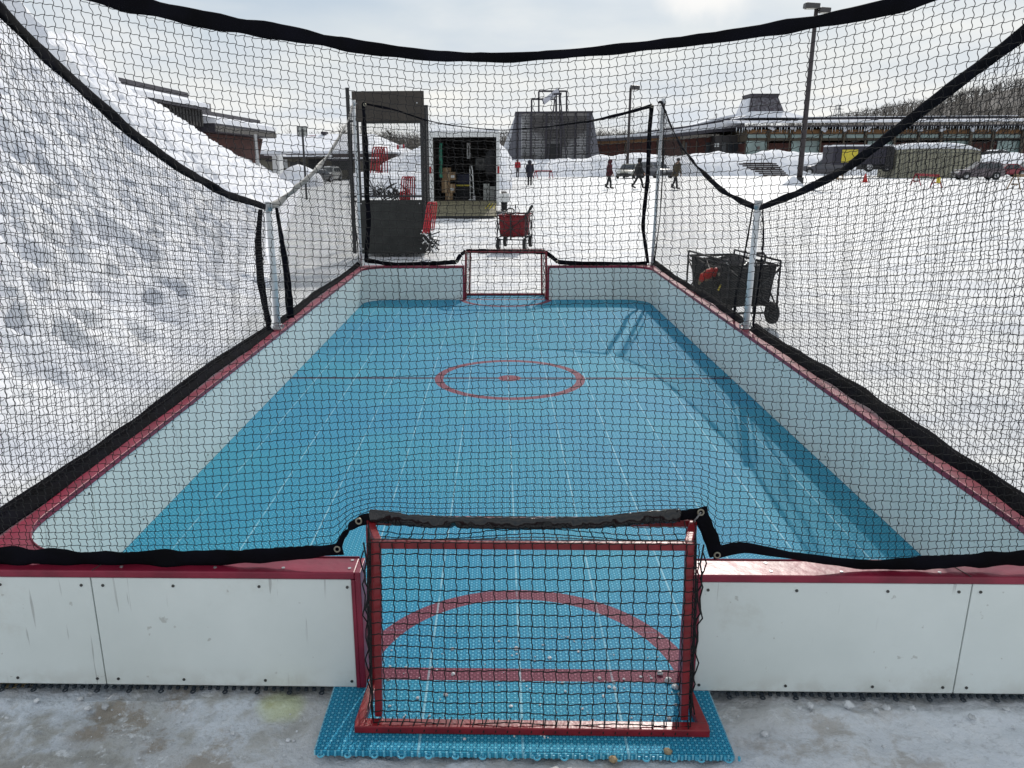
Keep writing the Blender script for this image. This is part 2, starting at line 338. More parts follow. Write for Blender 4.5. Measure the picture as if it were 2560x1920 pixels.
# ------------------------------------------------------------------ ground
def vnoise(x, y, sc, seed=0.): return mnoise.noise(Vector((x*sc+seed, y*sc-seed, seed*.37)))
def axis_pts(c, dens, far, n):
    t = np.linspace(-1, 1, n); k = math.asinh(far/dens); return c + dens*np.sinh(t*k)
def foot(y):
    P_ = [(-30, -3.6), (-3, -2.75), (8, -2.85), (10, -3.2), (17.5, -5.0), (34, -8.8), (60, -15), (82, -21), (200, -50)]
    return float(np.interp(y, [p[0] for p in P_], [p[1] for p in P_]))
gx = axis_pts(-.2, .85, 900, 460); gy = axis_pts(2.0, .75, 1400, 520)
me = bpy.data.meshes.new('ground'); vs = []; 
for y in gy:
    for x in gx:
        d = math.hypot(x+.2, y-2)
        z = -.035
        if d < 60:
            k = 1 if y > -1 else .3
            z += .013*vnoise(x, y, 2.1, 3)*k + .012*vnoise(x, y, 7, 9) + (.013*vnoise(x, y, 19, 5) if d < 6 else 0) + (.009*vnoise(x, y, 42, 2) if d < 3.5 else 0)
            if y > 11 or abs(x) > 2.1: z += .02*vnoise(x, y, .6, 7) - (.06*max(0, vnoise(x, y, 2.4, 17)-.12) + .05*max(0, vnoise(x, y, 4.4, 27)-.15) if d < 22 else 0)
            if y < 2.15 and d < 4: z += .012*abs(vnoise(x, y, 5.5, 11)) + .020*math.exp(-((y-2.155)/.035)**2)*(1 if (x < -.66 or x > .64) else 0)
        z = min(z, -.012) if (abs(x) < 1.95 and 1.8 < y < 10.4) else z
        vs.append((x, y, z))
nx = len(gx); fs = [(j*nx+i, j*nx+i+1, (j+1)*nx+i+1, (j+1)*nx+i) for j in range(len(gy)-1) for i in range(nx-1)]
me.from_pydata(vs, [], fs); me.materials.append(M_ground)
for p in me.polygons: p.use_smooth = True
ground = bpy.data.objects.new('ground', me); C.objects.link(ground); tag(ground, kind='structure', label='packed snow of the car park, dirty near the rink')

# snow pile on the left (terrain)
sky_px = [(10, -60), (12, 8), (61, 20), (90, 45), (114, 73), (138, 81), (179, 77), (205, 90), (220, 106), (252, 155), (293, 199), (338, 232), (407, 262), (488, 317), (545, 358), (598, 390), (651, 407), (708, 423), (735, 436), (775, 450)]
def ridge_x(y): return foot(y) - float(np.interp(y, [0, 10, 34, 60, 82], [5.2, 5.0, 4.6, 3.6, 1.6]))
rp = []
for (px, py) in sky_px:
    r_ = ray(px, py); best = None
    for i in range(40, 900):
        Yt = i*.1; p = O + r_*(Yt/r_.y)
        if p.x > ridge_x(Yt) - 1e9 and p.x <= ridge_x(Yt): best = p; break
    if best is not None: rp.append((best.y, best.z))
rp.sort()
RY = [p[0] for p in rp]; RZ = [p[1] for p in rp]
def ridge_h(y):
    if y < RY[0]: return RZ[0]
    if y > RY[-1]: return max(0, RZ[-1]*(1-(y-RY[-1])/3))
    return float(np.interp(y, RY, RZ))
vs = []; ny = 520; nt_ = 190
ys = np.concatenate([np.linspace(-8, -.3, 40), np.linspace(-.2, 22, 440), np.linspace(22.1, 92, 260)])
for y in ys:
    fx = foot(y); rx = ridge_x(y); H_ = ridge_h(y)
    for t in np.linspace(-.06, 1.9, nt_):
        x = fx + (rx-fx)*t
        if t <= 0: z = -.12+ .1*(1+t/.06)
        elif t <= 1: z = (H_-.12)*(t**1.22)
        else: z = H_*max(0, 1-(t-1)**1.5*1.0)
        a = min(1, max(0, t*5))*min(1, H_); rf = 1-.72*max(0, 1-abs(t-1)/.35); u_ = t*6.6
        def nn(f, sd_, ex=1.): return mnoise.noise(Vector((u_*f*ex+sd_, y*f-sd_, sd_*.7)))
        pit = max(0, nn(1.5, 3.1)-.13)*.10 + max(0, nn(2.7, 7.3)-.12)*.45 + max(0, nn(4.6, 1.7)-.12)*.50
        dz = (.16*nn(.8, 11) + .10*nn(1.9, 5) + .055*abs(nn(5.5, 9)) + (.03*nn(11, 2) if y < 22 else 0) - pit)*a*rf + .30*vnoise(x*.6, y, .35, 20)*a*(1-.9*min(1, t))
        vs.append((x + dz*.55, y + dz*.12, z + dz*.75 + (0 if t > 0 else 0)))
me = bpy.data.meshes.new('snow_pile'); k = nt_
fs = [(j*k+i, (j+1)*k+i, (j+1)*k+i+1, j*k+i+1) for j in range(len(ys)-1) for i in range(k-1)]
me.from_pydata(vs, [], fs); me.materials.append(M_snow)
for p in me.polygons: p.use_smooth = True
o = bpy.data.objects.new('snow_pile', me); C.objects.link(o); tag(o, kind='structure', label='tall ploughed snow pile along the left side of the rink')

# ------------------------------------------------------------------ court floor
fl = MB(); XW = 1.746; Y0, Y1 = 2.19, 9.68; YI0, YI1 = 2.26, 9.68
fl.span((-1.84, 2.25, -.016), (1.84, 9.80, 0)); fl.build('court_floor', M_court); tag(bpy.data.objects['court_floor'], kind='structure', label='blue interlocking tile floor of the small rink with red markings')
o = MB().span((-.622, 1.90, -.016), (.598, 2.2495, 0)).build('floor_apron', M_court); tag(o, kind='structure', label='strip of blue tiles carrying the near goal')
o = MB().span((-.615, 9.803, -.016), (.615, 10.12, 0)).build('floor_apron', M_court); tag(o, kind='structure', label='strip of blue tiles carrying the far goal')
# connector loops along the tile edge
lp = MB()
for i in range(16):
    x = -.60+i*.0785; lp.tube([(x+.009*math.cos(a), 1.893+.009*math.sin(a), -.008) for a in np.linspace(0, 2*math.pi, 10)[:-1]], .0028, 5, closed=True)
for i in range(60):
    x = -.60+i*.0205; lp.box((x, 1.8985, -.008), (.006, .007, .012))
lp.build('tile_connectors', mat('blue tile plastic', (.08, .40, .56), .4)); tag(bpy.data.objects['tile_connectors'], kind='structure', label='connector loops along the outer edge of the blue tiles')
lp = MB()
for s in (-1, 1):
    for i in range(46):
        x = s*(.66+i*.0265); lp.box((x, 2.187, -.008), (.011, .012, .008)); 
        if i % 4 == 0: lp.tube([(x+.007*math.cos(a), 2.176+.007*math.sin(a), -.014) for a in np.linspace(0, 2*math.pi, 10)[:-1]], .003, 5, closed=True)
o = lp.build('tile_edge', mat('dark tile plastic', (.012, .02, .03), .6)); tag(o, kind='structure', label='dark edge of the court tiles under the boards')

# ------------------------------------------------------------------ rink boards: a left run and a right run
GOP = .533; ZB = .002; ZT = .395; ZC = .420; CW = .098; RC = .30
def boards(s, label):
    root = empty('rink_boards', (s*1.8, 6, 0), label, 'rink boards', 'low boards around the small rink')
    xo = XW+CW; y0 = Y0-.003; y1 = 9.68+.10
    # inner path from near opening, round the near corner, along the side, to the far opening
    def arc(cx, cy, a0, a1, r, n=10): return [(cx+r*math.cos(a0+(a1-a0)*i/n), cy+r*math.sin(a0+(a1-a0)*i/n)) for i in range(n+1)]
    yi0, yi1 = Y0+.085, 9.68
    inner = [(GOP, yi0)] + arc(XW-RC, yi0+RC, -math.pi/2, 0, RC) + arc(XW-RC, yi1-RC, 0, math.pi/2, RC) + [(GOP, yi1)]
    # cap rail: outer square, inner rounded -> build as strip quads between inner path and outer path with same count
    def outer(p):
        x, y = p
        return p
    mb = MB()
    n = len(inner); out = []
    for i, (x, y) in enumerate(inner):
        if i == 0: out.append((GOP, y0))
        elif i <= 11:
            t = (i-1)/10
            out.append((XW-RC+(xo-XW+RC)*min(1, t*2), y0) if t <= .5 else (xo, y0+(yi0+RC-y0)*(t-.5)*2))
        elif i <= 22:
            t = (i-12)/10
            out.append((xo, yi1-RC+(y1-yi1+RC)*min(1, t*2)) if t <= .5 else (xo-(xo-XW+RC)*(t-.5)*2, y1))
        else: out.append((GOP, y1))
    inn = []
    for i, (x, y) in enumerate(inner):   # rail overhangs the panel by 5 mm
        if i == 0: inn.append((x, y+.005))
        elif i == n-1: inn.append((x, y-.005))
        else:
            cx = XW-RC; cy = yi0+RC if i <= 11 else yi1-RC; d = math.hypot(x-cx, y-cy); inn.append((cx+(x-cx)*(d-.005)/d, cy+(y-cy)*(d-.005)/d))
    out = [(a, b-.004 if i < 7 else b) for i, (a, b) in enumerate(out)]
    vs = []
    for (a, b), (c, d) in zip(inn, out): vs += [(s*a, b, ZT), (s*c, d, ZT), (s*c, d, ZC), (s*a, b, ZC)]
    fs = []
    for i in range(n-1):
        for j in range(4): fs.append((i*4+j, i*4+(j+1) % 4, (i+1)*4+(j+1) % 4, (i+1)*4+j))
    fs += [(3, 2, 1, 0), ((n-1)*4, (n-1)*4+1, (n-1)*4+2, (n-1)*4+3)]
    mb.add(vs, fs); cap = mb.build('cap_rail', M_cap, root, bevel=.004, seg=2)
    # raised lip line along the inner edge of the rail
    mb = MB(); mb.tube([(s*(a), b, ZC+.001) for a, b in inn], .0035, 6); mb.build('rail_lip', M_cap, root, smooth=True)
    # end trim beside each goal opening
    for yy0, yy1 in ((y0-.004, yi0+.005), (yi1-.005, y1)):
        mb = MB().span((s*(GOP-.018), yy0, ZB), (s*GOP, yy1, ZC)); 
        if yy0 < 5: mb.span((s*GOP, y0-.005, ZB), (s*(GOP+.012), y0-.001, ZT-.001))
        mb.build('end_trim', M_cap, root, bevel=.003)
    # outer white panels, front
    pw = .838; th = .012
    xs = [GOP+.013, GOP+pw, xo]
    for i in range(2):
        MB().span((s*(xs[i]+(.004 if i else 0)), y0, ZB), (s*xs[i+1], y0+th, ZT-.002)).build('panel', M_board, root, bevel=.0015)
    SC = []
    class _S:
        def cyl(self, c, r, h, ax, n): SC.append((c, r, h, ax, n))
    sc = _S()
    for x in (GOP+.03, GOP+.31, GOP+.58, GOP+pw-.035, GOP+pw+.035, GOP+pw+.30):
        for z in (ZB+.022, ZT-.028): sc.cyl((s*(x+random.uniform(-.006, .006)), y0-.0008, z), .0048, .003, 'Y', 12)
    # side and far outer panels
    yj = [y0+th, 3.05, 4.85, 7.33, y1-th]
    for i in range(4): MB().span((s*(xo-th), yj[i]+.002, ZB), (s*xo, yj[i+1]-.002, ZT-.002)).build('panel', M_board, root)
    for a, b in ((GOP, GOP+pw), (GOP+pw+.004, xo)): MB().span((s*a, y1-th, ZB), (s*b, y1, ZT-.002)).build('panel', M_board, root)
    # inner lining: panels following the rounded path
    lens = [0]; 
    for i in range(1, n): lens.append(lens[-1]+math.dist(inner[i], inner[i-1]))
    def at(d):
        for i in range(1, n):
            if d <= lens[i]+1e-9:
                t = (d-lens[i-1])/(lens[i]-lens[i-1]); return (inner[i-1][0]+(inner[i][0]-inner[i-1][0])*t, inner[i-1][1]+(inner[i][1]-inner[i-1][1])*t)
        return inner[-1]
    L0 = lens[-1]; cuts = [0, .80, lens[11]+.35, lens[11]+2.3, lens[11]+4.75, lens[12]-.22, L0-.80, L0]
    for i in range(len(cuts)-1):
        a, b = cuts[i]+.003, cuts[i+1]-.003
        ds = sorted(set([a, b]+[l_ for l_ in lens if a < l_ < b])); vs = []; fs = []
        pts = [at(d) for d in ds]
        for j, p in enumerate(pts):
            q = pts[min(j+1, len(pts)-1)]; r_ = pts[max(j-1, 0)]; tx, ty = q[0]-r_[0], q[1]-r_[1]; l_ = math.hypot(tx, ty); nx_, ny_ = ty/l_, -tx/l_
            for off, z in ((0, 0.001), (.012, 0.001), (.012, ZT-.001), (0, ZT-.001)): vs.append((s*(p[0]+nx_*off), p[1]+ny_*off, z))
        for j in range(len(pts)-1):
            for q in range(4): fs.append((j*4+q, j*4+(q+1) % 4, (j+1)*4+(q+1) % 4, (j+1)*4+q))
        fs += [(3, 2, 1, 0), tuple((len(pts)-1)*4+q for q in range(4))]
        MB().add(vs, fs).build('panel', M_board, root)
    # screws on the inner side and cap
    for y in np.arange(2.9, 9.5, .42):
        for z in (.05, ZT-.03): sc.cyl((s*(XW-.001), y, z), .005, .003, 'X', 8)
    for x in (.60, .90, 1.25):
        for z in (.05, ZT-.03): sc.cyl((s*x, 9.679, z), .005, .003, 'Y', 8)
    o = _S(); nb = len(SC)
    for x in (GOP+.02, GOP+.23, .98, 1.28):
        for y in (y0+.022, yi0-.014): o.cyl((s*x, y, ZC+.0005), .0055, .003, 'Z', 10)
    cache = {}
    for i, (c, r_, h_, ax, n_) in enumerate(SC):
        key = (r_, ax, i < nb); lc = Vector(c)-root.location
        if key not in cache: cache[key] = MB().cyl((0, 0, 0), r_, h_, ax, n_).build('screw', M_screw if i < nb else M_galv, root, world=False); q = cache[key]
        else: q = cache[key].copy(); C.objects.link(q)
        q.location = lc
    # joint across the near cap
    MB().beam((s*1.362, y0-.003, ZC+.0012), (s*1.335, yi0, ZC+.0012), .0022, .0015).build('rail_joint', M_seam, root)
    return root
boards(-1, 'low white and red boards along the left half of the court, beside the snow pile')
boards(1, 'low white and red boards along the right half of the court, beside the black wagon')

# ------------------------------------------------------------------ net making
def net_mesh(name, surf, nu, nv, r, parent, sub=4, au=.13, av=.06, nrm=(0, 1, 0), matl=None, jit=.05, sides=3):
    """knotted square mesh following surf(u,v) -> (n,3); cords are thin prisms"""
    nrm = np.array(nrm, float)
    def tubes(P_):  # (lines, pts, 3)
        t = np.gradient(P_, axis=1); t /= np.linalg.norm(t, axis=2, keepdims=True)+1e-12
        a = np.cross(t, nrm); a /= np.linalg.norm(a, axis=2, keepdims=True)+1e-9; b = np.cross(t, a)
        rings = []
        for k_ in range(sides):
            an = 2*math.pi*k_/sides; rings.append(P_ + (a*math.cos(an)+b*math.sin(an))*r)
        V = np.stack(rings, axis=2)   # lines, pts, sides, 3
        l, p, s_, _ = V.shape; idx = np.arange(l*p*s_).reshape(l, p, s_)
        A = idx[:, :-1, :]; B = np.roll(idx, -1, axis=2)[:, :-1, :]; Cc = np.roll(idx, -1, axis=2)[:, 1:, :]; D = idx[:, 1:, :]
        return V.reshape(-1, 3), np.stack([A, B, Cc, D], axis=-1).reshape(-1, 4)
    ju = rng.normal(0, jit, (nu+1, nv+1)); jv = rng.normal(0, jit, (nu+1, nv+1))
    def knot(i, j): return i, j
    # columns
    s_ = np.linspace(0, nv, nv*sub+1); i = np.arange(nu+1)[:, None]; fr = s_ - np.floor(s_); j0 = np.minimum(np.floor(s_).astype(int), nv); j1 = np.minimum(j0+1, nv)
    du = ju[:, j0]*(1-fr)+ju[:, j1]*fr; dv = jv[:, j0]*(1-fr)+jv[:, j1]*fr
    u = (i + du + au*np.sin(2*math.pi*fr)[None, :])/nu; v = (s_[None, :] + dv)/nv
    Pc = surf(np.clip(u, 0, 1), np.clip(v, 0, 1))
    s_ = np.linspace(0, nu, nu*sub+1); j = np.arange(nv+1)[:, None]; fr = s_ - np.floor(s_); i0 = np.minimum(np.floor(s_).astype(int), nu); i1 = np.minimum(i0+1, nu)
    du = ju[i0, :].T*(1-fr)+ju[i1, :].T*fr; dv = jv[i0, :].T*(1-fr)+jv[i1, :].T*fr
    v = (j + dv - av*np.sin(2*math.pi*fr)[None, :])/nv; u = (s_[None, :] + du)/nu
    Pr = surf(np.clip(u, 0, 1), np.clip(v, 0, 1))
    V1, F1 = tubes(Pc); V2, F2 = tubes(Pr); V = np.concatenate([V1, V2]); Fc = np.concatenate([F1, F2+len(V1)])
    off = np.array(parent.location) if parent is not None else np.zeros(3); V = V-off
    me = bpy.data.meshes.new(name); me.vertices.add(len(V)); me.vertices.foreach_set('co', V.astype(np.float32).ravel())
    me.loops.add(Fc.size); me.loops.foreach_set('vertex_index', Fc.astype(np.int32).ravel())
    me.polygons.add(len(Fc)); me.polygons.foreach_set('loop_start', np.arange(0, Fc.size, 4, dtype=np.int32)); me.polygons.foreach_set('loop_total', np.full(len(Fc), 4, dtype=np.int32))
    me.polygons.foreach_set('use_smooth', np.ones(len(Fc), dtype=bool)); me.update(calc_edges=True)
    me.materials.append(matl or M_cord); o = bpy.data.objects.new(name, me); C.objects.link(o)
    if parent is not None: o.parent = parent
    return o
def resample(pts, n, extra=None):
    pts = np.array([tuple(p) for p in pts], float); d = np.concatenate([[0], np.cumsum(np.linalg.norm(np.diff(pts, axis=0), axis=1))]); s_ = np.linspace(0, d[-1], n)
    out = np.stack([np.interp(s_, d, pts[:, k_]) for k_ in range(3)], axis=1)
    for _ in range(2): out[1:-1] = (out[:-2]+2*out[1:-1]+out[2:])/4
    return out
def ribbon(name, pts, width, wdir, thick, matl, parent, n=60, wob=.15, tw=.25, seed=1, smooth_pts=True):
    """soft strap: flattened oval section swept along pts; width dir leans and ripples"""
    P_ = resample(pts, n) if smooth_pts else np.array([tuple(p) for p in pts], float); n = len(P_)
    wd = np.array([width]*n if np.isscalar(width) else np.interp(np.linspace(0, 1, n), np.linspace(0, 1, len(width)), width))
    W = np.tile(np.array(wdir, float), (n, 1)) if np.ndim(wdir) == 1 else np.array(wdir)
    T = np.gradient(P_, axis=0); T /= np.linalg.norm(T, axis=1, keepdims=True)+1e-12
    W = W-(W*T).sum(1, keepdims=True)*T; W /= np.linalg.norm(W, axis=1, keepdims=True)+1e-12; Nn = np.cross(T, W)
    mb = MB(); rings = []
    for i in range(n):
        ph = tw*mnoise.noise(Vector((i*.17, seed, 0)))*2; wv = Vector(W[i])*math.cos(ph)+Vector(Nn[i])*math.sin(ph); nv_ = Vector(Nn[i])*math.cos(ph)-Vector(W[i])*math.sin(ph)
        a = wd[i]/2*(1+wob*mnoise.noise(Vector((i*.31, seed+5, 0)))*2); th = thick/2*(1+.5*mnoise.noise(Vector((i*.4, seed+9, 0))))
        c = Vector(P_[i])
        ring = []
        for k_ in range(10):
            an = 2*math.pi*k_/10; x = math.copysign(abs(math.cos(an))**.7, math.cos(an)); y = math.copysign(abs(math.sin(an))**.8, math.sin(an))
            rip = .35*thick*mnoise.noise(Vector((i*.5+seed, k_*.6, 3))) if matl is not M_vinyl else .55*thick*mnoise.noise(Vector((i*.8+seed, k_*.5, 3)))
            ring.append(tuple(c+wv*a*x+nv_*(th*y+rip)))
        rings.append(ring)
    mb.loft(rings); return mb.build(name, matl, parent, smooth=True)
def grommet(parent, c, rx=0., rz=0., r=.0085):
    mb = MB(); m = Matrix.Rotation(rz, 3, 'Z') @ Matrix.Rotation(rx, 3, 'X'); c = Vector(c)
    mb.tube([c + m @ Vector((r*math.cos(a), r*math.sin(a), 0)) for a in np.linspace(0, 2*math.pi, 15)[:-1]], r*.33, 6, closed=True); mb.build('grommet', M_brass, parent, smooth=True)

# ---- near end net
def yt_near(px): return 2.52 - .22*min(1, abs((px-1280)/1500))**1.6
top_px = [(-330, -130), (-100, -75), (150, -40), (325, 6), (488, 45), (602, 65), (732, 85), (900, 118), (1082, 140), (1273, 145), (1504, 127), (1700, 105), (1852, 85), (2025, 57), (2140, 36), (2253, 10), (2400, -30), (2600, -75), (2850, -130)]
TOPN = [AY(a, b, yt_near(a)) for a, b in top_px]
TOPN[0].x = -1.80; TOPN[-1].x = 1.80
bot_px = [(-330, 1400), (0, 1389), (217, 1397), (499, 1396), (651, 1390), (781, 1380), (846, 1373), (858, 1335), (878, 1310), (927, 1287), (970, 1289), (1017, 1297), (1100, 1302), (1207, 1304), (1370, 1306), (1500, 1304), (1560, 1297), (1625, 1287), (1707, 1284), (1761, 1282), (1772, 1330), (1790, 1376), (1842, 1368), (1869, 1369), (1990, 1391), (2164, 1413), (2338, 1406), (2560, 1394), (2900, 1400)]
def yb_near(px): return 2.215 if not (890 < px < 1765) else 2.19
BOTN = [AY(a, b, yb_near(a)) for a, b in bot_px]; BOTN[0].x = -1.8; BOTN[-1].x = 1.8
def curve_fn(P_, key=0):
    A = np.array([tuple(p) for p in P_]); A = A[np.argsort(A[:, key])]
    ks = A[:, key]
    grid = np.linspace(ks[0], ks[-1], 400); vals = np.stack([np.interp(grid, ks, A[:, k_]) for k_ in range(3)], 1)
    for _ in range(5): vals[1:-1] = (vals[:-2]+2*vals[1:-1]+vals[2:])/4
    return lambda t: np.stack([np.interp(ks[0]+(ks[-1]-ks[0])*t, grid, vals[:, k_]) for k_ in range(3)], -1)
def blend_surface(Tf, Bf, bulge=None, decay=9., seedp=0., amp=.012, nrm=(0, 1, 0), vpow=1.):
    # a smoothed copy of the bottom line takes over away from the edge
    tt = np.linspace(0, 1, 200); sm = Bf(tt)
    for _ in range(1500): sm[1:-1] = (sm[:-2]+2*sm[1:-1]+sm[2:])/4
    nrm = np.array(nrm, float)
    def S(u, v):
        sb = np.stack([np.interp(u, tt, sm[:, k_]) for k_ in range(3)], -1); B = Bf(u); T_ = Tf(u)
        v = v**vpow; w_ = np.exp(-v*decay)[..., None]; lo = B*w_+sb*(1-w_)
        P_ = lo*(1-v[..., None])+T_*v[..., None]
        rip = amp*(np.sin(u*23+v*5+seedp)+.7*np.sin(u*51-v*9+seedp*2)+.6*np.sin(v*17+u*11+seedp))*np.sin(np.pi*np.clip(v, 0, 1))
        if bulge is not None: rip = rip + bulge(u, v)
        P_ = P_ + rip[..., None]*nrm
        P_[..., 0 if abs(nrm[1]) > .5 else 1] += .006*np.sin(v*14+u*37+seedp)*np.sin(np.pi*v)
        return P_
    return S
GRP = 'black nets hung around the rink'
nearnet = empty('safety_net', (0, 2.2, .42), 'black net nearest the camera, its thick top band sagging across the sky', 'net', GRP)
S = blend_surface(curve_fn(TOPN), curve_fn(BOTN), bulge=lambda u, v: .04*np.sin(np.pi*v), seedp=.3, decay=15., amp=.006, vpow=1.10)
net_mesh('net_mesh', S, 148, 63, .00116, nearnet, sub=6, au=.10, av=.045, jit=.055)
ribbon('top_band', TOPN, [.062, .058, .054, .046, .038, .029, .028, .032, .040, .050, .058, .062], (0, .15, 1), .012, M_web, nearnet, n=150, wob=.12, tw=.5, seed=2)
b1 = [p for p, q in zip(BOTN, bot_px) if q[0] <= 851]; b1[-1] = AY(856, 1372, 2.215)
ribbon('bottom_band', b1, [.066, .070, .066, .060, .052], (0, -.25, 1), .008, M_web, nearnet, n=60, wob=.12, tw=.35, seed=3)
ribbon('bottom_band', [AY(842, 1380, 2.212), AY(852, 1350, 2.205), AY(872, 1318, 2.198), AY(905, 1300, 2.19), AY(945, 1290, 2.18)], [.030, .022, .026, .032, .034], (.6, 0, .8), .006, M_web, nearnet, n=24, wob=.1, tw=.3, seed=4)
ribbon('bottom_band', [AY(925, 1289, 2.178), AY(970, 1293, 2.166), AY(1017, 1301, 2.16), AY(1100, 1305, 2.156), AY(1207, 1308, 2.156), AY(1370, 1309, 2.156), AY(1500, 1306, 2.156), AY(1560, 1299, 2.16), AY(1625, 1293, 2.168), AY(1700, 1289, 2.178)], [.040, .040, .038, .036, .038, .036, .038, .038, .040, .042], (0, .12, 1), .020, M_vinyl, nearnet, n=120, wob=.06, tw=.45, seed=6)
ribbon('bottom_band', [AY(1690, 1289, 2.18), AY(1735, 1286, 2.182), AY(1768, 1280, 2.185)], [.036, .044, .05], (0, -.3, 1), .006, M_web, nearnet, n=14, wob=.05, tw=.1, seed=8)
ribbon('bottom_band', [AY(1748, 1275, 2.183), AY(1762, 1310, 2.19), AY(1778, 1345, 2.20), AY(1791, 1388, 2.21)], [.040, .044, .046, .044], (1, 0, .3), .006, M_web, nearnet, n=20, wob=.06, tw=.15, seed=9)
b2 = [AY(1782, 1385, 2.213)]+[p for p, q in zip(BOTN, bot_px) if q[0] >= 1842]
ribbon('bottom_band', b2, [.052, .030, .034, .050, .062, .066, .066], (0, -.25, 1), .008, M_web, nearnet, n=60, wob=.12, tw=.35, seed=10)
for px, py, yy in ((843, 1373, 2.203), (897, 1303, 2.182), (1752, 1281, 2.176), (1793, 1388, 2.2)): grommet(nearnet, AY(px, py, yy-.004), rx=R(80))
mb = MB().tube([AY(1752, 1281, 2.168), AY(1742, 1295, 2.172), AY(1732, 1305, 2.19)], .0025, 6); mb.build('cable_tie', mat('grey cable tie', (.25, .25, .25), .4), nearnet)

# ---- far end net
farpost_top = 2.36
ftop = [AY(a, b, 9.74) for a, b in [(906, 258), (990, 275), (1062, 300), (1118, 312), (1200, 322), (1254, 326), (1363, 318), (1482, 302), (1560, 284), (1631, 264)]]
fbot_px = [(916, 650), (982, 662), (1065, 660), (1141, 655), (1151, 637), (1165, 628), (1260, 629), (1363, 630), (1383, 645), (1395, 655), (1429, 658), (1573, 661), (1618, 658)]
fbot = [AY(a, b, 9.74) for a, b in fbot_px]
farnet = empty('safety_net', (0, 9.74, .42), 'black net across the far end of the rink, raised over the far goal', 'net', GRP)
S = blend_surface(curve_fn(ftop), curve_fn(fbot), decay=12, seedp=1.3, amp=.015, nrm=(0, 1, 0))
net_mesh('net_mesh', S, 100, 44, .0012, farnet, sub=2, au=.12, av=.05)
ribbon('top_band', ftop, [.028, .022, .014, .012, .012, .014, .022, .034, .045], (0, 0, 1), .012, M_web, farnet, n=70, wob=.2, tw=.5, seed=12)
ribbon('bottom_band', [fbot[0]-Vector((.02, 0, .0))]+fbot[1:4], .055, (0, 0, 1), .012, M_web, farnet, n=30, wob=.15, tw=.3, seed=13)
ribbon('bottom_band', fbot[3:6], .05, (.7, 0, .7), .012, M_web, farnet, n=12, wob=.15, tw=.3, seed=14)
ribbon('bottom_band', fbot[5:8], .05, (0, 0, 1), .012, M_web, farnet, n=24, wob=.25, tw=.6, seed=15)
ribbon('bottom_band', fbot[7:10], .05, (.7, 0, .7), .012, M_web, farnet, n=12, wob=.15, tw=.3, seed=16)
ribbon('bottom_band', fbot[9:], .055, (0, 0, 1), .012, M_web, farnet, n=30, wob=.15, tw=.3, seed=17)
ribbon('side_band', [AY(a, b, 9.735) for a, b in [(908, 259), (914, 349), (917, 420), (917, 481), (922, 548), (919, 600), (915, 652)]], [.04, .06, .064, .06, .05], (1, 0, 0), .014, M_web, farnet, n=50, wob=.15, tw=.5, seed=18)
ribbon('side_band', [AY(a, b, 9.735) for a, b in [(1630, 263), (1624, 320), (1621, 400), (1618, 460), (1610, 530), (1607, 570), (1613, 610), (1620, 658)]], [.045, .052, .048, .048, .038], (1, 0, 0), .014, M_web, farnet, n=50, wob=.15, tw=.4, seed=19)
for px, py in ((1630, 266), (1624, 466), (912, 262), (1166, 632), (1392, 655), (1142, 655)): grommet(farnet, AY(px, py, 9.71), rx=R(90), r=.014)

# ---- side nets
def side_net(s, X, toppx, y_a, z_a, y_b, z_b, label, nu, seed, zb=.445, r=.00125, amp=.012):
    top = [Vector((s*X, y_a, z_a))] + [AX(a, b, s*X) for a, b in toppx] + [Vector((s*X, y_b, z_b))]
    top.sort(key=lambda p: p.y)
    lo, hi = top[0].y, top[-1].y
    bot = [Vector((s*(X+.022), lo+(hi-lo)*t, zb+.012*math.sin(t*9+seed))) for t in np.linspace(0, 1, 9)]
    root = empty('safety_net', (s*X, (lo+hi)/2, .42), label, 'net', GRP)
    Tf = curve_fn(top, 1); Bf = curve_fn(bot, 1)
    S_ = blend_surface(Tf, Bf, decay=9, seedp=seed, amp=amp, nrm=(1, 0, 0))
    net_mesh('net_mesh', S_, nu, 50, r, root, sub=3, au=.12, av=.06, nrm=(1, 0, 0), jit=.10)
    return root, top, bot
lt = [(8, 30), (102, 130), (203, 220), (325, 330), (447, 419), (570, 488), (640, 509)]
rt = [(2560, 84), (2481, 142), (2367, 228), (2253, 316), (2152, 395), (2089, 438), (1992, 484), (1930, 508)]
root, top, bot = side_net(-1, 1.80, lt, 2.32, 2.42, 5.83, 1.345, 'black net on the left side, nearer half, hanging before the snow pile', 122, 2.1)
ribbon('top_band', top, [.055, .06, .06, .055, .05, .045], (0, 0, 1), .012, M_web, root, n=70, wob=.1, tw=.4, seed=21)
ribbon('bottom_band', [p+Vector((0, 0, .004)) for p in bot], .080, (-1, 0, 1.), .010, M_web, root, n=50, wob=.1, tw=.25, seed=22)
ribbon('side_band', [(-1.825, 5.80, 1.33), (-1.85, 5.76, 1.1), (-1.847, 5.74, .8), (-1.825, 5.78, .47)], [.03, .05, .055, .04], (1, .2, 0), .01, M_web, root, n=30, wob=.15, tw=.4, seed=23)
root, top, bot = side_net(1, 1.80, rt, 2.32, 2.42, 5.83, 1.325, 'black net on the right side, nearer half, before the open car park', 122, 3.4)
ribbon('top_band', top, [.055, .06, .06, .055, .05, .045], (0, 0, 1), .012, M_web, root, n=70, wob=.1, tw=.3, seed=24)
ribbon('bottom_band', [p+Vector((0, 0, .004)) for p in bot], .080, (1, 0, 1.), .010, M_web, root, n=50, wob=.1, tw=.25, seed=25)
ribbon('side_band', [(1.81, 5.80, 1.31), (1.82, 5.75, 1.1), (1.81, 5.74, .8), (1.80, 5.76, .47)], [.02, .025, .022, .03], (0, 1, 0), .01, M_web, root, n=30, wob=.15, tw=.4, seed=26)
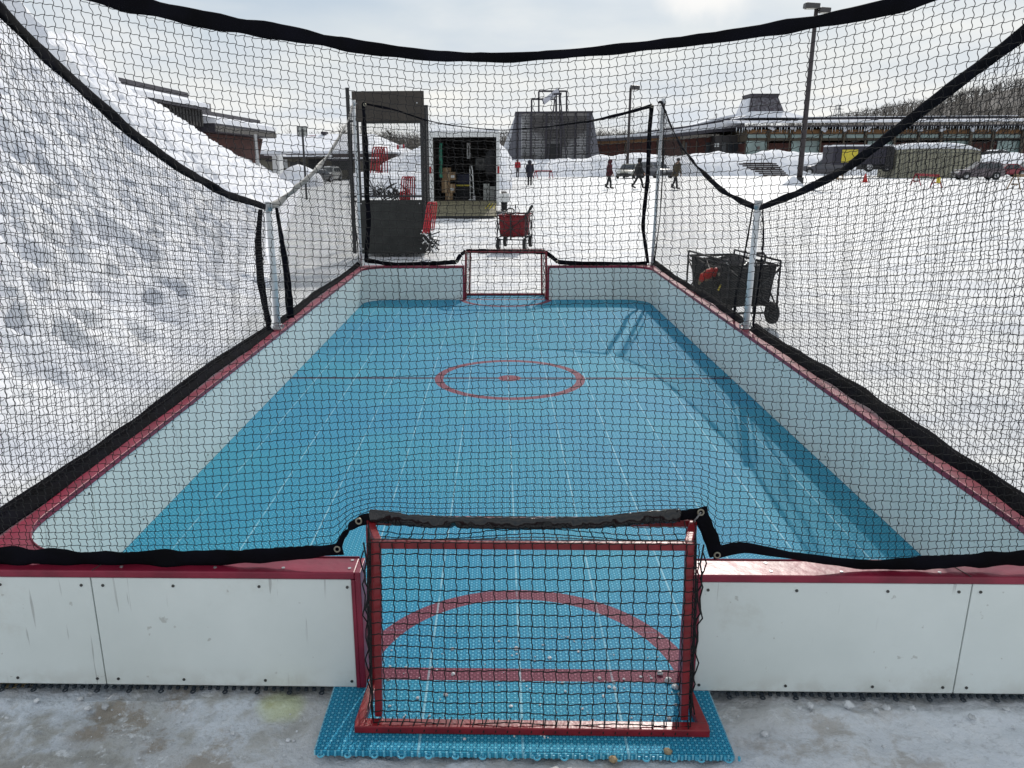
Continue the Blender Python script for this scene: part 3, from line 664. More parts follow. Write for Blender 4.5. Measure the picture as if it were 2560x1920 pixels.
lf = [(698, 507), (741, 469), (770, 446), (806, 407), (828, 377), (850, 340), (871, 300)]
rf = [(1647, 256), (1675, 310), (1702, 364), (1742, 416), (1800, 473), (1850, 502)]
M_webpale = mat('sunlit grey webbing', (.16, .155, .145), .5, bump=.3, bscale=90)  # paler copy of the black webbing, sunlight put into its colour
root, top, bot = side_net(-1, 1.80, lf, 5.98, 1.345, 9.70, 2.33, 'black net on the left side, farther half, beside the black cage', 122, 4.4, r=.0011, amp=.004)
ribbon('top_band', top, [.055, .06, .05, .05, .04, .03], (0, 0, 1), .012, M_webpale, root, n=60, wob=.1, tw=.5, seed=31)
ribbon('bottom_band', [p+Vector((0, 0, .0)) for p in bot], .06, (-1, 0, 1), .010, M_web, root, n=50, wob=.15, tw=.25, seed=32)
ribbon('side_band', [(-1.765, 6.01, 1.33), (-1.755, 6.05, 1.1), (-1.74, 6.08, .8), (-1.755, 6.14, .46)], [.025, .04, .055, .06], (1, .2, 0), .01, M_web, root, n=30, wob=.15, tw=.4, seed=33)
ribbon('side_band', [(-1.82, 9.66, 2.3), (-1.83, 9.62, 1.6), (-1.83, 9.62, 1.0), (-1.81, 9.66, .46)], [.03, .04, .04, .05], (0, 1, 0), .01, M_web, root, n=30, wob=.15, tw=.4, seed=34)
root, top, bot = side_net(1, 1.80, rf, 5.98, 1.325, 9.70, 2.33, 'black net on the right side, farther half, behind the black wagon', 122, 5.5, r=.0011, amp=.004)
ribbon('top_band', top, [.045, .05, .045, .03, .03, .03], (0, 0, 1), .012, M_web, root, n=60, wob=.1, tw=.8, seed=35)
ribbon('bottom_band', [p+Vector((0, 0, .0)) for p in bot], .06, (1, 0, 1), .010, M_web, root, n=50, wob=.15, tw=.25, seed=36)
ribbon('side_band', [(1.80, 6.00, 1.31), (1.82, 6.12, 1.1), (1.84, 6.28, .8), (1.83, 6.34, .62), (1.82, 6.30, .46)], [.015, .02, .02, .035, .03], (0, 1, 0), .01, M_web, root, n=30, wob=.15, tw=.4, seed=37)
ribbon('side_band', [(1.83, 9.66, 2.3), (1.84, 9.60, 1.6), (1.84, 9.60, 1.0), (1.81, 9.66, .46)], [.03, .045, .045, .05], (0, 1, 0), .01, M_web, root, n=30, wob=.15, tw=.4, seed=38)

# ---- posts
def post(x, y, top, dx, dy, label, thick, matl):
    root = empty('net_post', (x, y, .42), label, 'post', 'posts that hold the nets')
    MB().tube([(x, y, .40), (x+dx, y+dy, top)], thick, 14).build('pole', matl, root, smooth=True)
    MB().tube([(x+dx, y+dy, top-.06), (x+dx, y+dy, top+.006)], thick*1.18, 14).build('pole_cap', M_galv, root, smooth=True)
    MB().box((x, y, .4235), (.075, .075, .006)).build('base_plate', M_galv, root)
    mb = MB(); mb.tube([(x+thick*1.3*math.cos(a), y+thick*1.3*math.sin(a), .455) for a in np.linspace(0, 6.283, 13)[:-1]], .006, 6, closed=True)
    for a in (.6, 2.4, 4.2): mb.cyl((x+.045*math.cos(a), y+.045*math.sin(a), .437), .007, .022)
    mb.build('base_clamp', M_galv, root)
    mb = MB(); c = Vector((x+dx, y+dy, top-.05)); s_ = -1 if x < 0 else 1
    mb.tube([c+Vector((0, -.02, 0)), c+Vector((0, -.05, -.012)), c+Vector((0, -.06, .0))], .004, 6)
    mb.tube([c+Vector((0, .02, 0)), c+Vector((0, .06, -.01))], .004, 6); mb.build('hook', M_galv, root)
    return root
post(-1.795, 5.905, 1.372, 0, 0, 'white left side post with the snow pile behind it', .024, M_whitepost)
post(1.795, 5.905, 1.368, .012, 0, 'pale right side post standing beside the black wagon', .023, M_whitepost)
post(-1.80, 9.73, 2.362, 0, 0, 'tall thin far left post next to the black cage', .019, M_whitepost)
post(1.80, 9.73, 2.352, .03, 0, 'tall thin far right post with the open car park behind it', .019, M_whitepost)
post(-1.80, 2.27, 2.50, 0, 0, 'near left corner post at the camera end of the rink', .022, M_whitepost)
post(1.80, 2.27, 2.50, 0, 0, 'near right corner post at the camera end of the rink', .022, M_whitepost)

# ------------------------------------------------------------------ goals
def goal(yf, d, label, nr, yb=None, tops=None):
    """yf front plane, d = direction of the rear (-1 near goal, +1 far goal)"""
    root = empty('hockey_goal', (0, yf, 0), label, 'goal', 'small red hockey goals')
    H_ = .60; dep_t = .155; dep_b = .215 if d < 0 else .30; wf = .505; wr = .462; b = .026; cx = .014 if d < 0 else 0
    dep_t = dep_t if d < 0 else .22
    for s_ in (-1, 1):
        MB().beam((cx+s_*(wf), yf, 0.004), (cx+s_*(wf-.012), yf, H_), .026, .026, (0, 1, 0)).build('front_post', M_red, root, bevel=.003)
        MB().beam((cx+s_*wr, yf+d*(dep_b-.03), .03), (cx+s_*(wr-.014), yf+d*dep_t, H_), .022, .022, (0, 1, 0)).build('rear_post', M_red, root, bevel=.003)
        MB().beam((cx+s_*(wf-.012), yf+d*.012, H_-.012), (cx+s_*(wr-.014), yf+d*(dep_t-.01), H_-.012), .022, .022).build('top_side_bar', M_red, root, bevel=.003)
        MB().beam((cx+s_*(wf), yf+d*.012, .015), (cx+s_*(wf+.012), yf+d*(dep_b-.0), .015), .030, .022).build('base_side_bar', M_red, root, bevel=.003)
    MB().beam((cx-wf+.012, yf, H_-.012), (cx+wf-.012, yf, H_-.012), .024, .0235).build('crossbar', M_red, root, bevel=.003)
    MB().beam((cx-wr+.0, yf+d*dep_t, H_-.013), (cx+wr-.0, yf+d*dep_t, H_-.013), .020, .021).build('rear_top_bar', M_red, root, bevel=.003)
    MB().beam((cx-wf-.024, yf+d*dep_b, .015), (cx+wf+.024, yf+d*dep_b, .015), .038, .0245).build('base_rear_bar', M_red, root, bevel=.003)
    # goal net: back sheet, top sheet, sides
    def back(u, v):
        x = cx-(wr+.012)+2*(wr+.012)*u; bow = .012*np.sin(np.pi*u)*np.sin(np.pi*v)
        y = yf+d*(dep_b+.004-(dep_b-dep_t-.012)*v+bow); z = .03+(H_+.002-.03)*v; return np.stack([x+0*v, y+0*u, z+0*u+.004*np.sin(u*18)*(1-v)], -1)
    net_mesh('goal_net', back, 26, 16, nr, root, sub=6, au=.045, av=.04, nrm=(0, 1, 0), jit=.018)
    def topn(u, v):
        x = cx-(wr+.005)+2*(wr+.005)*u; return np.stack([x+0*v, yf+d*(dep_t*v)+0*u, H_+.003-.022*np.sin(np.pi*v)-.01*np.sin(np.pi*v)*np.sin(u*9)+0*u], -1)
    net_mesh('goal_net', topn, 26, 5, nr, root, sub=4, au=.05, av=.05, nrm=(0, 0, 1), jit=.06)
    for s_ in (-1, 1):
        def side(u, v, s_=s_):
            x = cx+s_*(wf-.004+.012*(1-v)+.010*np.sin(np.pi*v)*np.sin(np.pi*u)) + s_*(-.035)*u; return np.stack([x, yf+d*((dep_t+.01)*v+(dep_b-.01)*(1-v))*u, .03+(H_-.03)*v+0*u], -1)
        net_mesh('goal_net', side, 6, 18, nr, root, sub=4, au=.1, av=.06, nrm=(1, 0, 0), jit=.12)
    mb = MB()   # lacing round the base bar
    for i in range(27):
        x = cx-wr+2*wr*i/26; mb.tube([(x, yf+d*(dep_b+.021), .012), (x+.004, yf+d*(dep_b+.012), .030), (x+.010, yf+d*(dep_b-.022), .030)], nr, 5)
    mb.build('lacing', M_cord, root)
    for s_ in (-1, 1):
        mb = MB(); pts = [(cx+s_*(wr+.02+.005*math.sin(i*1.7)), yf+d*(dep_b-.04+.01*math.cos(i*2.1)), .03+i*.03) for i in range(20)]; mb.tube(pts, nr*1.4, 5)
        pts = [(cx+s_*(wr+.032+.006*math.sin(i*2.3+1)), yf+d*(dep_b-.06+.012*math.cos(i*1.1)), .03+i*.03) for i in range(19)]; mb.tube(pts, nr*1.2, 5)
        mb.build('side_lacing', M_cord, root)
    return root
goal(2.205, -1, 'red metal hockey goal with black net nearest the camera, in the near opening', .0019)
goal(9.72, 1, 'small red hockey goal with black net in the far end opening', .0015)

# ================================================================== things beyond the rink
M_white = mat('white painted metal', (.72, .73, .72), .4, var=.15, vscale=3)
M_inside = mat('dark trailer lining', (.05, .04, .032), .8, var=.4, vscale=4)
M_olive = mat('worn plywood ramp', (.20, .18, .11), .8, var=.35, vscale=5, bump=.3, bscale=12)
M_card = mat('cardboard', (.30, .19, .10), .85, var=.2, vscale=6)
M_grey = mat('grey plastic', (.30, .31, .29), .6, var=.2)
M_redfab = mat('red fabric', (.22, .008, .014), .75, var=.35, vscale=9, bump=.3, bscale=30)
M_blackfab = mat('black fabric', (.018, .018, .02), .85, var=.3, vscale=9, bump=.4, bscale=25)
M_redpaint = mat('red tube paint', (.50, .012, .025), .4, var=.2, vscale=20)
M_yellow = mat('yellow paint', (.65, .52, .04), .5, var=.15)
M_wood = mat('weathered wood', (.30, .20, .11), .8, var=.4, vscale=8)
M_tail = mat('red lens', (.30, .01, .01), .25)
M_lamp = mat('clear lens', (.6, .6, .58), .15)

def wheel(parent, c, r, wd, axis='X', rim=None):
    t = MB(); n = 20; d = {'X': 0, 'Y': 1}[axis]
    rings = []
    for off, rr in ((-wd/2, r*.62), (-wd/2, r*.92), (-wd*.3, r), (wd*.3, r), (wd/2, r*.92), (wd/2, r*.62)):
        ring = []
        for k_ in range(n):
            a = 2*math.pi*k_/n; p = [0, 0, rr*math.sin(a)]; p[d] = off; p[1-d] = rr*math.cos(a); ring.append((c[0]+p[0], c[1]+p[1], c[2]+p[2]))
        rings.append(ring)
    t.loft(rings); o = t.build('tyre', M_rubber, parent, world=False, smooth=False)
    m = MB(); m.cyl(c, r*.6, wd*1.06, axis, 16); m.cyl(c, r*.18, wd*1.2, axis, 10)
    q = m.build('rim', rim or M_rim, None, world=False); q.parent = o
    return o

# ------------------------------------------------------------------ enclosed cargo trailer with dropped ramp door
YT = 26.6
pl = AY(1078, 503, YT); pr = AY(1246, 503, YT); zt = AY(1160, 331, YT).z; zf = pl.z; ztop = AY(1160, 343, YT).z
xl, xr = pl.x-.04, pr.x+.02
tr = empty('cargo_trailer', ((xl+xr)/2, YT, 0), 'white enclosed cargo trailer with open rear and dropped ramp', 'trailer')
LT = 5.4; th = .07
mb = MB(); mb.span((xl, YT+.12, zf-.1), (xl+th, YT+LT, zt)); mb.span((xr-th, YT+.12, zf-.1), (xr, YT+LT, zt)); mb.span((xl+th, YT+.12, zt-.07), (xr-th, YT+LT, zt)); mb.span((xl+th, YT+LT-.07, zf), (xr-th, YT+LT, zt-.07))
mb.build('body', M_white, tr, bevel=.02)
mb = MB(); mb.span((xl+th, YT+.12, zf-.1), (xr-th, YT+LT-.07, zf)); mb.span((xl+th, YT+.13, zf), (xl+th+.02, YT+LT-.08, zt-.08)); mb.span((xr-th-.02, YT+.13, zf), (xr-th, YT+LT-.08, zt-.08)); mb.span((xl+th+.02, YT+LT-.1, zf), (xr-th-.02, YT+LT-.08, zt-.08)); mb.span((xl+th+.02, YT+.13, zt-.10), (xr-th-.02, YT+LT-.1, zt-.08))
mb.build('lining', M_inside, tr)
fw = .13
mb = MB(); mb.span((xl-.02, YT, zf-.16), (xl+fw, YT+.12, zt+.02)); mb.span((xr-fw+.04, YT, zf-.16), (xr+.02, YT+.12, zt+.02)); mb.span((xl+fw, YT, ztop), (xr-fw+.04, YT+.12, zt+.02)); mb.build('rear_frame', M_white, tr, bevel=.02)
mb = MB(); mb.beam(((xl+xr)/2, YT-.02, zf-.02), ((xl+xr)/2, G(1160, 544).y, .03), xr-xl-.16, .05); mb.build('ramp', M_olive, tr, bevel=.01)
mb = MB(); 
for i in range(3): mb.beam((xr-.55+i*.16, YT-1.3, .11), (xr-.30+i*.10, YT-.5, .36), .025, .012)
mb.build('ramp_cleat', M_yellow, tr)
MB().span(((xl+xr)/2-1.0, G(1160, 544).y-.03, .0), ((xl+xr)/2+.98, G(1160, 544).y+.02, .05)).build('ramp_edge', M_blackm, tr)
for x in (xl+.03, xr-.02):
    MB().box((x, YT-.012, AY(1083, 425, YT).z), (.07, .025, .22)).build('tail_light', M_tail, tr, bevel=.01)
for s_, x in ((-1, xl-.16), (1, xr+.18)):
    MB().add(*(lambda v, f: (v, f))([(x-.17, YT+.9, .35), (x+.17, YT+.9, .35), (x+.17, YT+1.05, .62), (x-.17, YT+1.05, .62), (x+.17, YT+2.5, .62), (x-.17, YT+2.5, .62), (x+.17, YT+2.65, .35), (x-.17, YT+2.65, .35)], [(0, 1, 2, 3), (3, 2, 4, 5), (5, 4, 6, 7)])).build('fender', M_white, tr).modifiers.new('s', 'SOLIDIFY').thickness = .03
    for yy in (YT+1.35, YT+2.15):
        o = wheel(tr, (x-tr.location.x, yy-tr.location.y, .33), .33, .2); o.name = 'wheel'
MB().span((xl+.1, YT+.2, zf-.25), (xr-.1, YT+LT, zf-.105)).build('chassis', M_blackm, tr)
MB().span((xl+.02, YT+.2, zt+.021), (xr-.02, YT+LT, zt+.08)).build('snow_cap', M_roofsnow, tr, bevel=.03)

# cargo: everything carried inside is a thing of its own
def pbox(px0, py0, px1, py1, Y, dep):   # box whose front face covers the given rectangle at depth Y
    a = AY(px0, py1, Y); b = AY(px1, py0, Y); return (a.x, Y, a.z), (b.x, Y+dep, b.z)
def z2(x, y): return 800+x/3.0167, 150+y/3.0167
for i, (a, b, c, d, dy, lab) in enumerate([(918, 905, 978, 1000, 0, 'lower left cardboard box in the trailer, beside the yellow edged case'), (965, 935, 1018, 1000, .02, 'cardboard box with a white label in the trailer stack'), (920, 845, 1022, 905, .05, 'wide cardboard box on top of the left trailer stack'), (925, 812, 985, 845, .1, 'small flat cardboard box topmost in the trailer'), (945, 1002, 1000, 1062, 0, 'cardboard box on the trailer floor under the left stack')]):
    A, B = pbox(*z2(a, b), *z2(c, d), YT+.9+dy, .4)
    A = (A[0], A[1], A[2]); r_ = empty('cardboard_box', ((A[0]+B[0])/2, A[1], A[2]), lab, 'box', 'cardboard boxes inside the cargo trailer')
    MB().span(A, B).build('carton', M_card, r_, bevel=.006)
    MB().span(((A[0]+B[0])/2-.03, A[1]-.002, A[2]), ((A[0]+B[0])/2+.03, A[1], B[2])).build('tape', mat('brown tape', (.42, .30, .17), .4), r_)
    if i in (1, 2): MB().span((B[0]-.16, A[1]-.003, A[2]+.07), (B[0]-.04, A[1]-.0005, A[2]+.15)).build('paper_label', M_white, r_)
labs = ['upper left grey crate in the trailer', 'middle left grey crate in the trailer', 'grey crate at the bottom left of the crate stacks in the trailer', 'topmost crate of the right hand stack in the trailer', 'middle crate of the right hand stack in the trailer', 'bottom crate of the right hand stack in the trailer']
for i in range(6):
    col, row = divmod(i, 3); x0 = 1232+col*50; y0 = (935 if col == 0 else 955)+row*(43 if col == 0 else 36)
    A, B = pbox(*z2(x0, y0), *z2(x0+45, y0+(40 if col == 0 else 33)), YT+.5+.03*row, .4)
    r_ = empty('crate', ((A[0]+B[0])/2, A[1], A[2]), labs[i], 'crate', 'grey crates stacked inside the trailer')
    MB().span(A, (B[0], B[1], B[2]-.02)).build('bin', M_grey, r_, bevel=.01); MB().span((A[0]-.008, A[1]-.008, B[2]-.02), (B[0]+.008, B[1]+.008, B[2])).build('lid', mat('pale grey plastic', (.42, .43, .40), .5), r_, bevel=.004)
A, B = pbox(*z2(1030, 860), *z2(1136, 1062), YT+1.5, .5)
cs = empty('equipment_case', ((A[0]+B[0])/2, A[1], A[2]), 'dark equipment case with a bright yellow edge, in the middle of the trailer', 'case')
zy = AY(*z2(1080, 945), YT+1.5).z
MB().span(A, (B[0], B[1], zy-.03)).build('base', M_blackfab, cs, bevel=.02); MB().span((A[0]-.01, A[1]-.01, zy-.03), (B[0]+.01, B[1], zy+.02)).build('yellow_edge', M_yellow, cs, bevel=.004)
MB().span((A[0]+.02, A[1]+.02, zy+.021), (B[0], B[1], B[2])).build('lid', mat('dark blue cover', (.02, .022, .05), .7), cs, bevel=.05)
# hand truck
ht = empty('hand_truck', AY(*z2(1155, 1062), YT+.6), 'white hand truck with one small black wheel showing, standing in the trailer', 'hand truck')
p0 = AY(*z2(1134, 1050), YT+.6); p1 = AY(*z2(1131, 800), YT+.6); q0 = AY(*z2(1163, 1045), YT+.6); q1 = AY(*z2(1150, 840), YT+.6)
mb = MB(); mb.tube([p0, p1, p1+Vector((.06, 0, .0)), q1, q0], .018, 8)
for t in (.2, .4, .6, .8): mb.tube([p0.lerp(p1, t), q0.lerp(q1, t)], .012, 6)
mb.build('frame', M_white, ht, smooth=True)
mb = MB().span((p0.x-.05, p0.y-.18, p0.z-.02), (q0.x+.05, p0.y+.02, p0.z)); mb.build('toe_plate', M_white, ht)
wc = AY(*z2(1163, 1035), YT+.5); wheel(ht, tuple(wc-ht.location), .085, .06, 'Y').name = 'wheel'
gb = empty('green_banner', AY(*z2(910, 625), YT+.35), 'tall narrow green banner hanging inside the left of the trailer', 'banner')
pts = [AY(*z2(x, y), YT+.35) for x, y in ((912, 625), (908, 700), (913, 770), (908, 830), (915, 890))]
ribbon('cloth', pts, .11, (1, 0, 0), .02, mat('green cloth', (.01, .16, .10), .6, var=.4, vscale=8), gb, n=24, tw=.5, seed=41); MB().tube([pts[0]-Vector((.08, 0, 0)), pts[0]+Vector((.08, 0, 0))], .012).build('rod', M_blackm, gb)
sp_ = empty('pale_panel', AY(*z2(1120, 625), YT+2), 'narrow white panel leaning at the back of the trailer', 'panel')
A, B = pbox(*z2(1107, 625), *z2(1134, 745), YT+2, .03); MB().span(A, B).build('board', M_white, sp_, bevel=.005); MB().span((A[0]+.05, A[1]-.004, A[2]+.1), (B[0]-.05, A[1]-.0005, A[2]+.45)).build('dark_stripe', M_blackfab, sp_)
A, B = pbox(*z2(1172, 742), *z2(1250, 830), YT+2.2, .04)
q = empty('printed_board', ((A[0]+B[0])/2, A[1], A[2]), 'pale printed board behind the hand truck in the trailer', 'board')
MB().span(A, B).build('board', mat('faded print', (.30, .30, .29), .7, col2=(.06, .06, .06), vscale=6), q); mb = MB(); mb.beam((A[0], A[1]-.01, A[2]), (A[0], A[1]-.01, B[2]), .03, .03); mb.beam((B[0], A[1]-.01, A[2]), (B[0], A[1]-.01, B[2]), .03, .03); mb.build('board_edge', M_blackm, q)
q = empty('black_coat', AY(*z2(1290, 680), YT+.4), 'black coat hanging inside the right of the trailer', 'coat')
c = AY(*z2(1292, 740), YT+.5); mb = MB(); rr = []
for k_, (zz, a, b) in enumerate([(-.55, .20, .10), (-.3, .19, .10), (0, .15, .09), (.2, .12, .08), (.28, .05, .05)]):
    rr.append([(c.x+a*math.cos(t)*(1+.15*math.sin(3*t+k_)), c.y+b*math.sin(t), c.z+zz) for t in np.linspace(0, 2*math.pi, 15)[:-1]])
mb.loft(rr); mb.build('coat_body', M_blackfab, q, smooth=True); mb = MB()
for s_ in (-1, 1): mb.tube([(c.x+s_*.1, c.y, c.z+.2), (c.x+s_*.18, c.y-.02, c.z-.1), (c.x+s_*.19, c.y-.02, c.z-.38)], [.05, .05, .04], 8)
mb.build('sleeves', M_blackfab, q, smooth=True)

# ------------------------------------------------------------------ folding wagons
def wagon(label, fab, loc, rz, Lw, W, H, cat='wagon'):
    root = empty('folding_wagon', loc, label, cat, 'folding wagons beside the rink', rz)
    zb = H*(.31 if H < .65 else .40); zt = H; r = .011; X = W/2; Y = Lw/2
    b = dict(world=False)
    mb = MB(); n = 9
    def wall(p, q, sag, out):
        vs = []; fs = []; p = Vector(p); q = Vector(q); o_ = Vector(out)
        for j in range(6):
            for i in range(n):
                t = i/(n-1); f = j/5; bulge = .035*math.sin(math.pi*t)*math.sin(math.pi*f)
                P_ = p.lerp(q, t)*(1) ; k = .90+.10*f
                z = zb+(zt-zb)*f-(sag*math.sin(math.pi*t) if j == 5 else 0)
                vs.append((P_.x*k+o_.x*bulge, P_.y*k+o_.y*bulge, z+.006*math.sin(i*2.1+j)))
        for j in range(5):
            for i in range(n-1): fs.append((j*n+i, j*n+i+1, (j+1)*n+i+1, (j+1)*n+i))
        mb.add(vs, fs)
    wall((-X, -Y, 0), (X, -Y, 0), .03, (0, -1, 0)); wall((X, -Y, 0), (X, Y, 0), .04, (1, 0, 0)); wall((X, Y, 0), (-X, Y, 0), .03, (0, 1, 0)); wall((-X, Y, 0), (-X, -Y, 0), .04, (-1, 0, 0))
    mb.add([(-X*.9, -Y*.9, zb), (X*.9, -Y*.9, zb), (X*.9, Y*.9, zb), (-X*.9, Y*.9, zb)], [(0, 1, 2, 3)])
    o = mb.build('tub', fab, root, world=False, smooth=True); o.modifiers.new('s', 'SOLIDIFY').thickness = .012
    mb = MB(); mb.tube([(-X-.01, -Y, zt), (X+.01, -Y, zt), (X+.01, Y, zt), (-X-.01, Y, zt)], .014, 8, closed=True); mb.build('rim_fabric', fab, root, world=False, smooth=True)
    mb = MB(); e = .025
    for sx in (-1, 1):
        for sy in (-1, 1): mb.tube([(sx*(X+e), sy*(Y+e), zb-.08), (sx*(X+e), sy*(Y+e), zt+.05)], r, 8)
        mb.tube([(sx*(X+e), -Y-e, zt+.05), (sx*(X+e), Y+e, zt+.05)], r, 8); mb.tube([(sx*(X+e), -Y-e, zb-.03), (sx*(X+e), Y+e, zb-.03)], r, 8)
        for k_ in (-1, 1):
            mb.tube([(sx*(X+e+.012), k_*(Y+e), zb-.03), (sx*(X+e+.012), 0, zt+.0)], r*.8, 6); mb.tube([(sx*(X+e+.012), 0, zb-.03), (sx*(X+e+.012), k_*(Y+e), zt)], r*.8, 6)
    for sy in (-1, 1):
        mb.tube([(-X-e, sy*(Y+e+.012), zb-.04), (X+e, sy*(Y+e+.012), zt-.03)], r*.8, 6); mb.tube([(X+e, sy*(Y+e+.025), zb-.04), (-X-e, sy*(Y+e+.025), zt-.03)], r*.8, 6)
        mb.tube([(-X-e, sy*(Y+e), zb-.06), (X+e, sy*(Y+e), zb-.06)], r, 8); mb.cyl((0, sy*(Y+e+.03), (zb+zt)/2-.035), .02, .02, 'Y', 10)
    mb.build('frame', M_blackm, root, world=False, smooth=True)
    hr = H*(.17 if H > .65 else .19)
    for sx in (-1, 1):
        for sy in (-1, 1):
            wheel(root, (sx*(X+.01), sy*(Y-.03), hr), hr, .06, 'X', M_blackm if H < .65 else None).name = 'wheel'
            mb = MB(); mb.tube([(sx*(X-.03), sy*(Y-.03), zb-.05), (sx*(X-.03), sy*(Y-.03), hr), (sx*(X+.0), sy*(Y-.03), hr)], r*1.1, 6); mb.build('wheel_fork', M_galv, root, world=False)
    mb = MB(); hy = -Y-e-.05
    mb.tube([(0, hy, zb-.05), (0, hy-.02, zt+.02)], .013, 8); mb.tube([(-.06, hy-.02, zt+.04), (-.07, hy-.02, zt+.11), (-.04, hy-.02, zt+.14), (.04, hy-.02, zt+.14), (.07, hy-.02, zt+.11), (.06, hy-.02, zt+.04)], .014, 8, closed=True)
    mb.build('handle', M_blackm, root, world=False, smooth=True)
    return root
wagon('red folding wagon with sticks, standing behind the far goal', M_redfab, (.225, 15.75, 0), R(-12), .72, .50, .66)
wagon('black folding wagon full of hockey gear, outside the right boards', M_blackfab, (2.44, 8.60, 0), R(9), 1.02, .50, .615)
def stick(name, pts, r, matl, label, cat, tapemat=None, blade=None):
    root = empty(name, pts[0], label, cat, 'sticks and handles in the wagons'); MB().tube(pts, r, 8).build('shaft', matl, root, smooth=True)
    if blade: MB().beam(pts[-1], blade, .02, .075).build('blade', tapemat or M_blackm, root, bevel=.008)
    else: MB().tube([Vector(pts[-1])*.82+Vector(pts[0])*.18, pts[-1]], r*1.25, 8).build('grip', tapemat or M_blackm, root, smooth=True)
def wp(x, y, Y=15.6): return AY(*z2(x, y), Y)
stick('hockey_stick', [wp(1500, 1270), wp(1602, 1095)], .022, M_blackm, 'thick black handle sticking up right from the red wagon', 'stick')
stick('hockey_stick', [wp(1478, 1250), wp(1474, 1090)], .010, M_galv, 'thin pale upright shaft in the red wagon', 'stick')
stick('hockey_stick', [wp(1412, 1240), wp(1368, 1122)], .013, M_galv, 'pale shaft leaning left from the red wagon', 'stick')
# gear in the black wagon
def gear():
    def bz(x, y, Y): return AY(1600+x/3.687, 450+y/3.687, Y)
    q = empty('goalie_blocker', bz(640, 860, 8.5), 'red and beige padded glove lying on the black wagon', 'glove', 'hockey gear in the black wagon')
    c = [bz(565, 905, 8.26), bz(600, 872, 8.3), bz(660, 856, 8.35), bz(755, 840, 8.4)]
    ribbon('pad', c, [.10, .13, .11, .09], (.2, -.4, .9), .05, mat('red pad', (.55, .02, .012), .5), q, n=24, wob=.1, tw=.05, seed=51)
    c2_ = [p+Vector((-.004, .03, -.016)) for p in c]; ribbon('trim', c2_, [.16, .18, .15, .12], (.2, -.4, .9), .03, mat('beige trim', (.32, .26, .15), .7), q, n=24, wob=.1, tw=.05, seed=51)
    q = empty('hockey_glove', bz(790, 880, 8.4), 'worn beige and grey glove beside the red pad', 'glove', 'hockey gear in the black wagon')
    c = bz(790, 868, 8.30); mb = MB(); mb.ball(c, (.085, .06, .05), 12, 8); mb.build('palm', mat('beige leather', (.36, .34, .25), .7, var=.4, vscale=15), q, smooth=True)
    for k_ in range(4): MB().tube([c+Vector((.05, -.02+.02*k_, .02)), c+Vector((.12, -.03+.025*k_, .035-.008*k_)), c+Vector((.16, -.03+.025*k_, .01))], [.018, .017, .012], 8).build('finger', mat('grey leather', (.30, .31, .28), .7), q, smooth=True)
    MB().tube([c+Vector((0, -.05, .0)), c+Vector((.05, -.10, .01))], [.02, .014], 8).build('thumb', mat('grey leather', (.30, .31, .28), .7), q, smooth=True)
    q = empty('gear_bag', bz(850, 790, 8.7), 'crumpled dark mesh bag heaped on the black wagon', 'bag', 'hockey gear in the black wagon')
    c = bz(855, 795, 8.60); mb = MB(); rr = []
    for k_, (zz, a) in enumerate([(-.25, .26), (-.12, .25), (0, .20), (.07, .12), (.11, .05)]): rr.append([(c.x+a*math.cos(t)*(1+.2*mnoise.noise(Vector((t*2, k_*.7, 1)))), c.y+a*.8*math.sin(t), c.z+zz+.05*mnoise.noise(Vector((t*3, k_, 5)))) for t in np.linspace(0, 2*math.pi, 25)[:-1]])
    mb.loft(rr); mb.build('bag_body', mat('purple black mesh', (.035, .028, .035), .7, col2=(.01, .01, .01), vscale=30), q)
    mb = MB(); mb.tube([c+Vector((-.1, -.1, .05)), c+Vector((-.05, -.2, .0)), c+Vector((.05, -.22, .03)), c+Vector((.12, -.12, .06))], .008, 6); mb.build('drawstring', M_galv, q)
    q = empty('helmet', bz(930, 850, 8.3), 'dark helmet with steel cage tucked in the black wagon', 'helmet', 'hockey gear in the black wagon')
    c = bz(930, 870, 8.35); MB().ball(c, (.11, .13, .10), 16, 10).build('shell', M_blackm, q, smooth=True); mb = MB()
    for k_ in range(-2, 3): mb.tube([c+Vector((k_*.03, -.12, .03)), c+Vector((k_*.034, -.16, -.03)), c+Vector((k_*.03, -.12, -.09))], .003, 5)
    for zz in (0, -.04): mb.tube([c+Vector((-.09, -.11, zz)), c+Vector((0, -.165, zz)), c+Vector((.09, -.11, zz))], .003, 5)
    mb.build('face_cage', M_galv, q)
    q = empty('yellow_tag', bz(733, 990, 8.15), 'small yellow tag on the side of the black wagon', 'tag'); c = bz(733, 990, 8.1)
    MB().beam(c+Vector((-.012, 0, -.03)), c+Vector((.012, 0, .03)), .03, .006).build('tag_strip', M_yellow, q); MB().tube([c+Vector((.012, 0, .03)), c+Vector((.014, .02, .06))], .003, 5).build('tag_string', M_blackm, q)
gear()

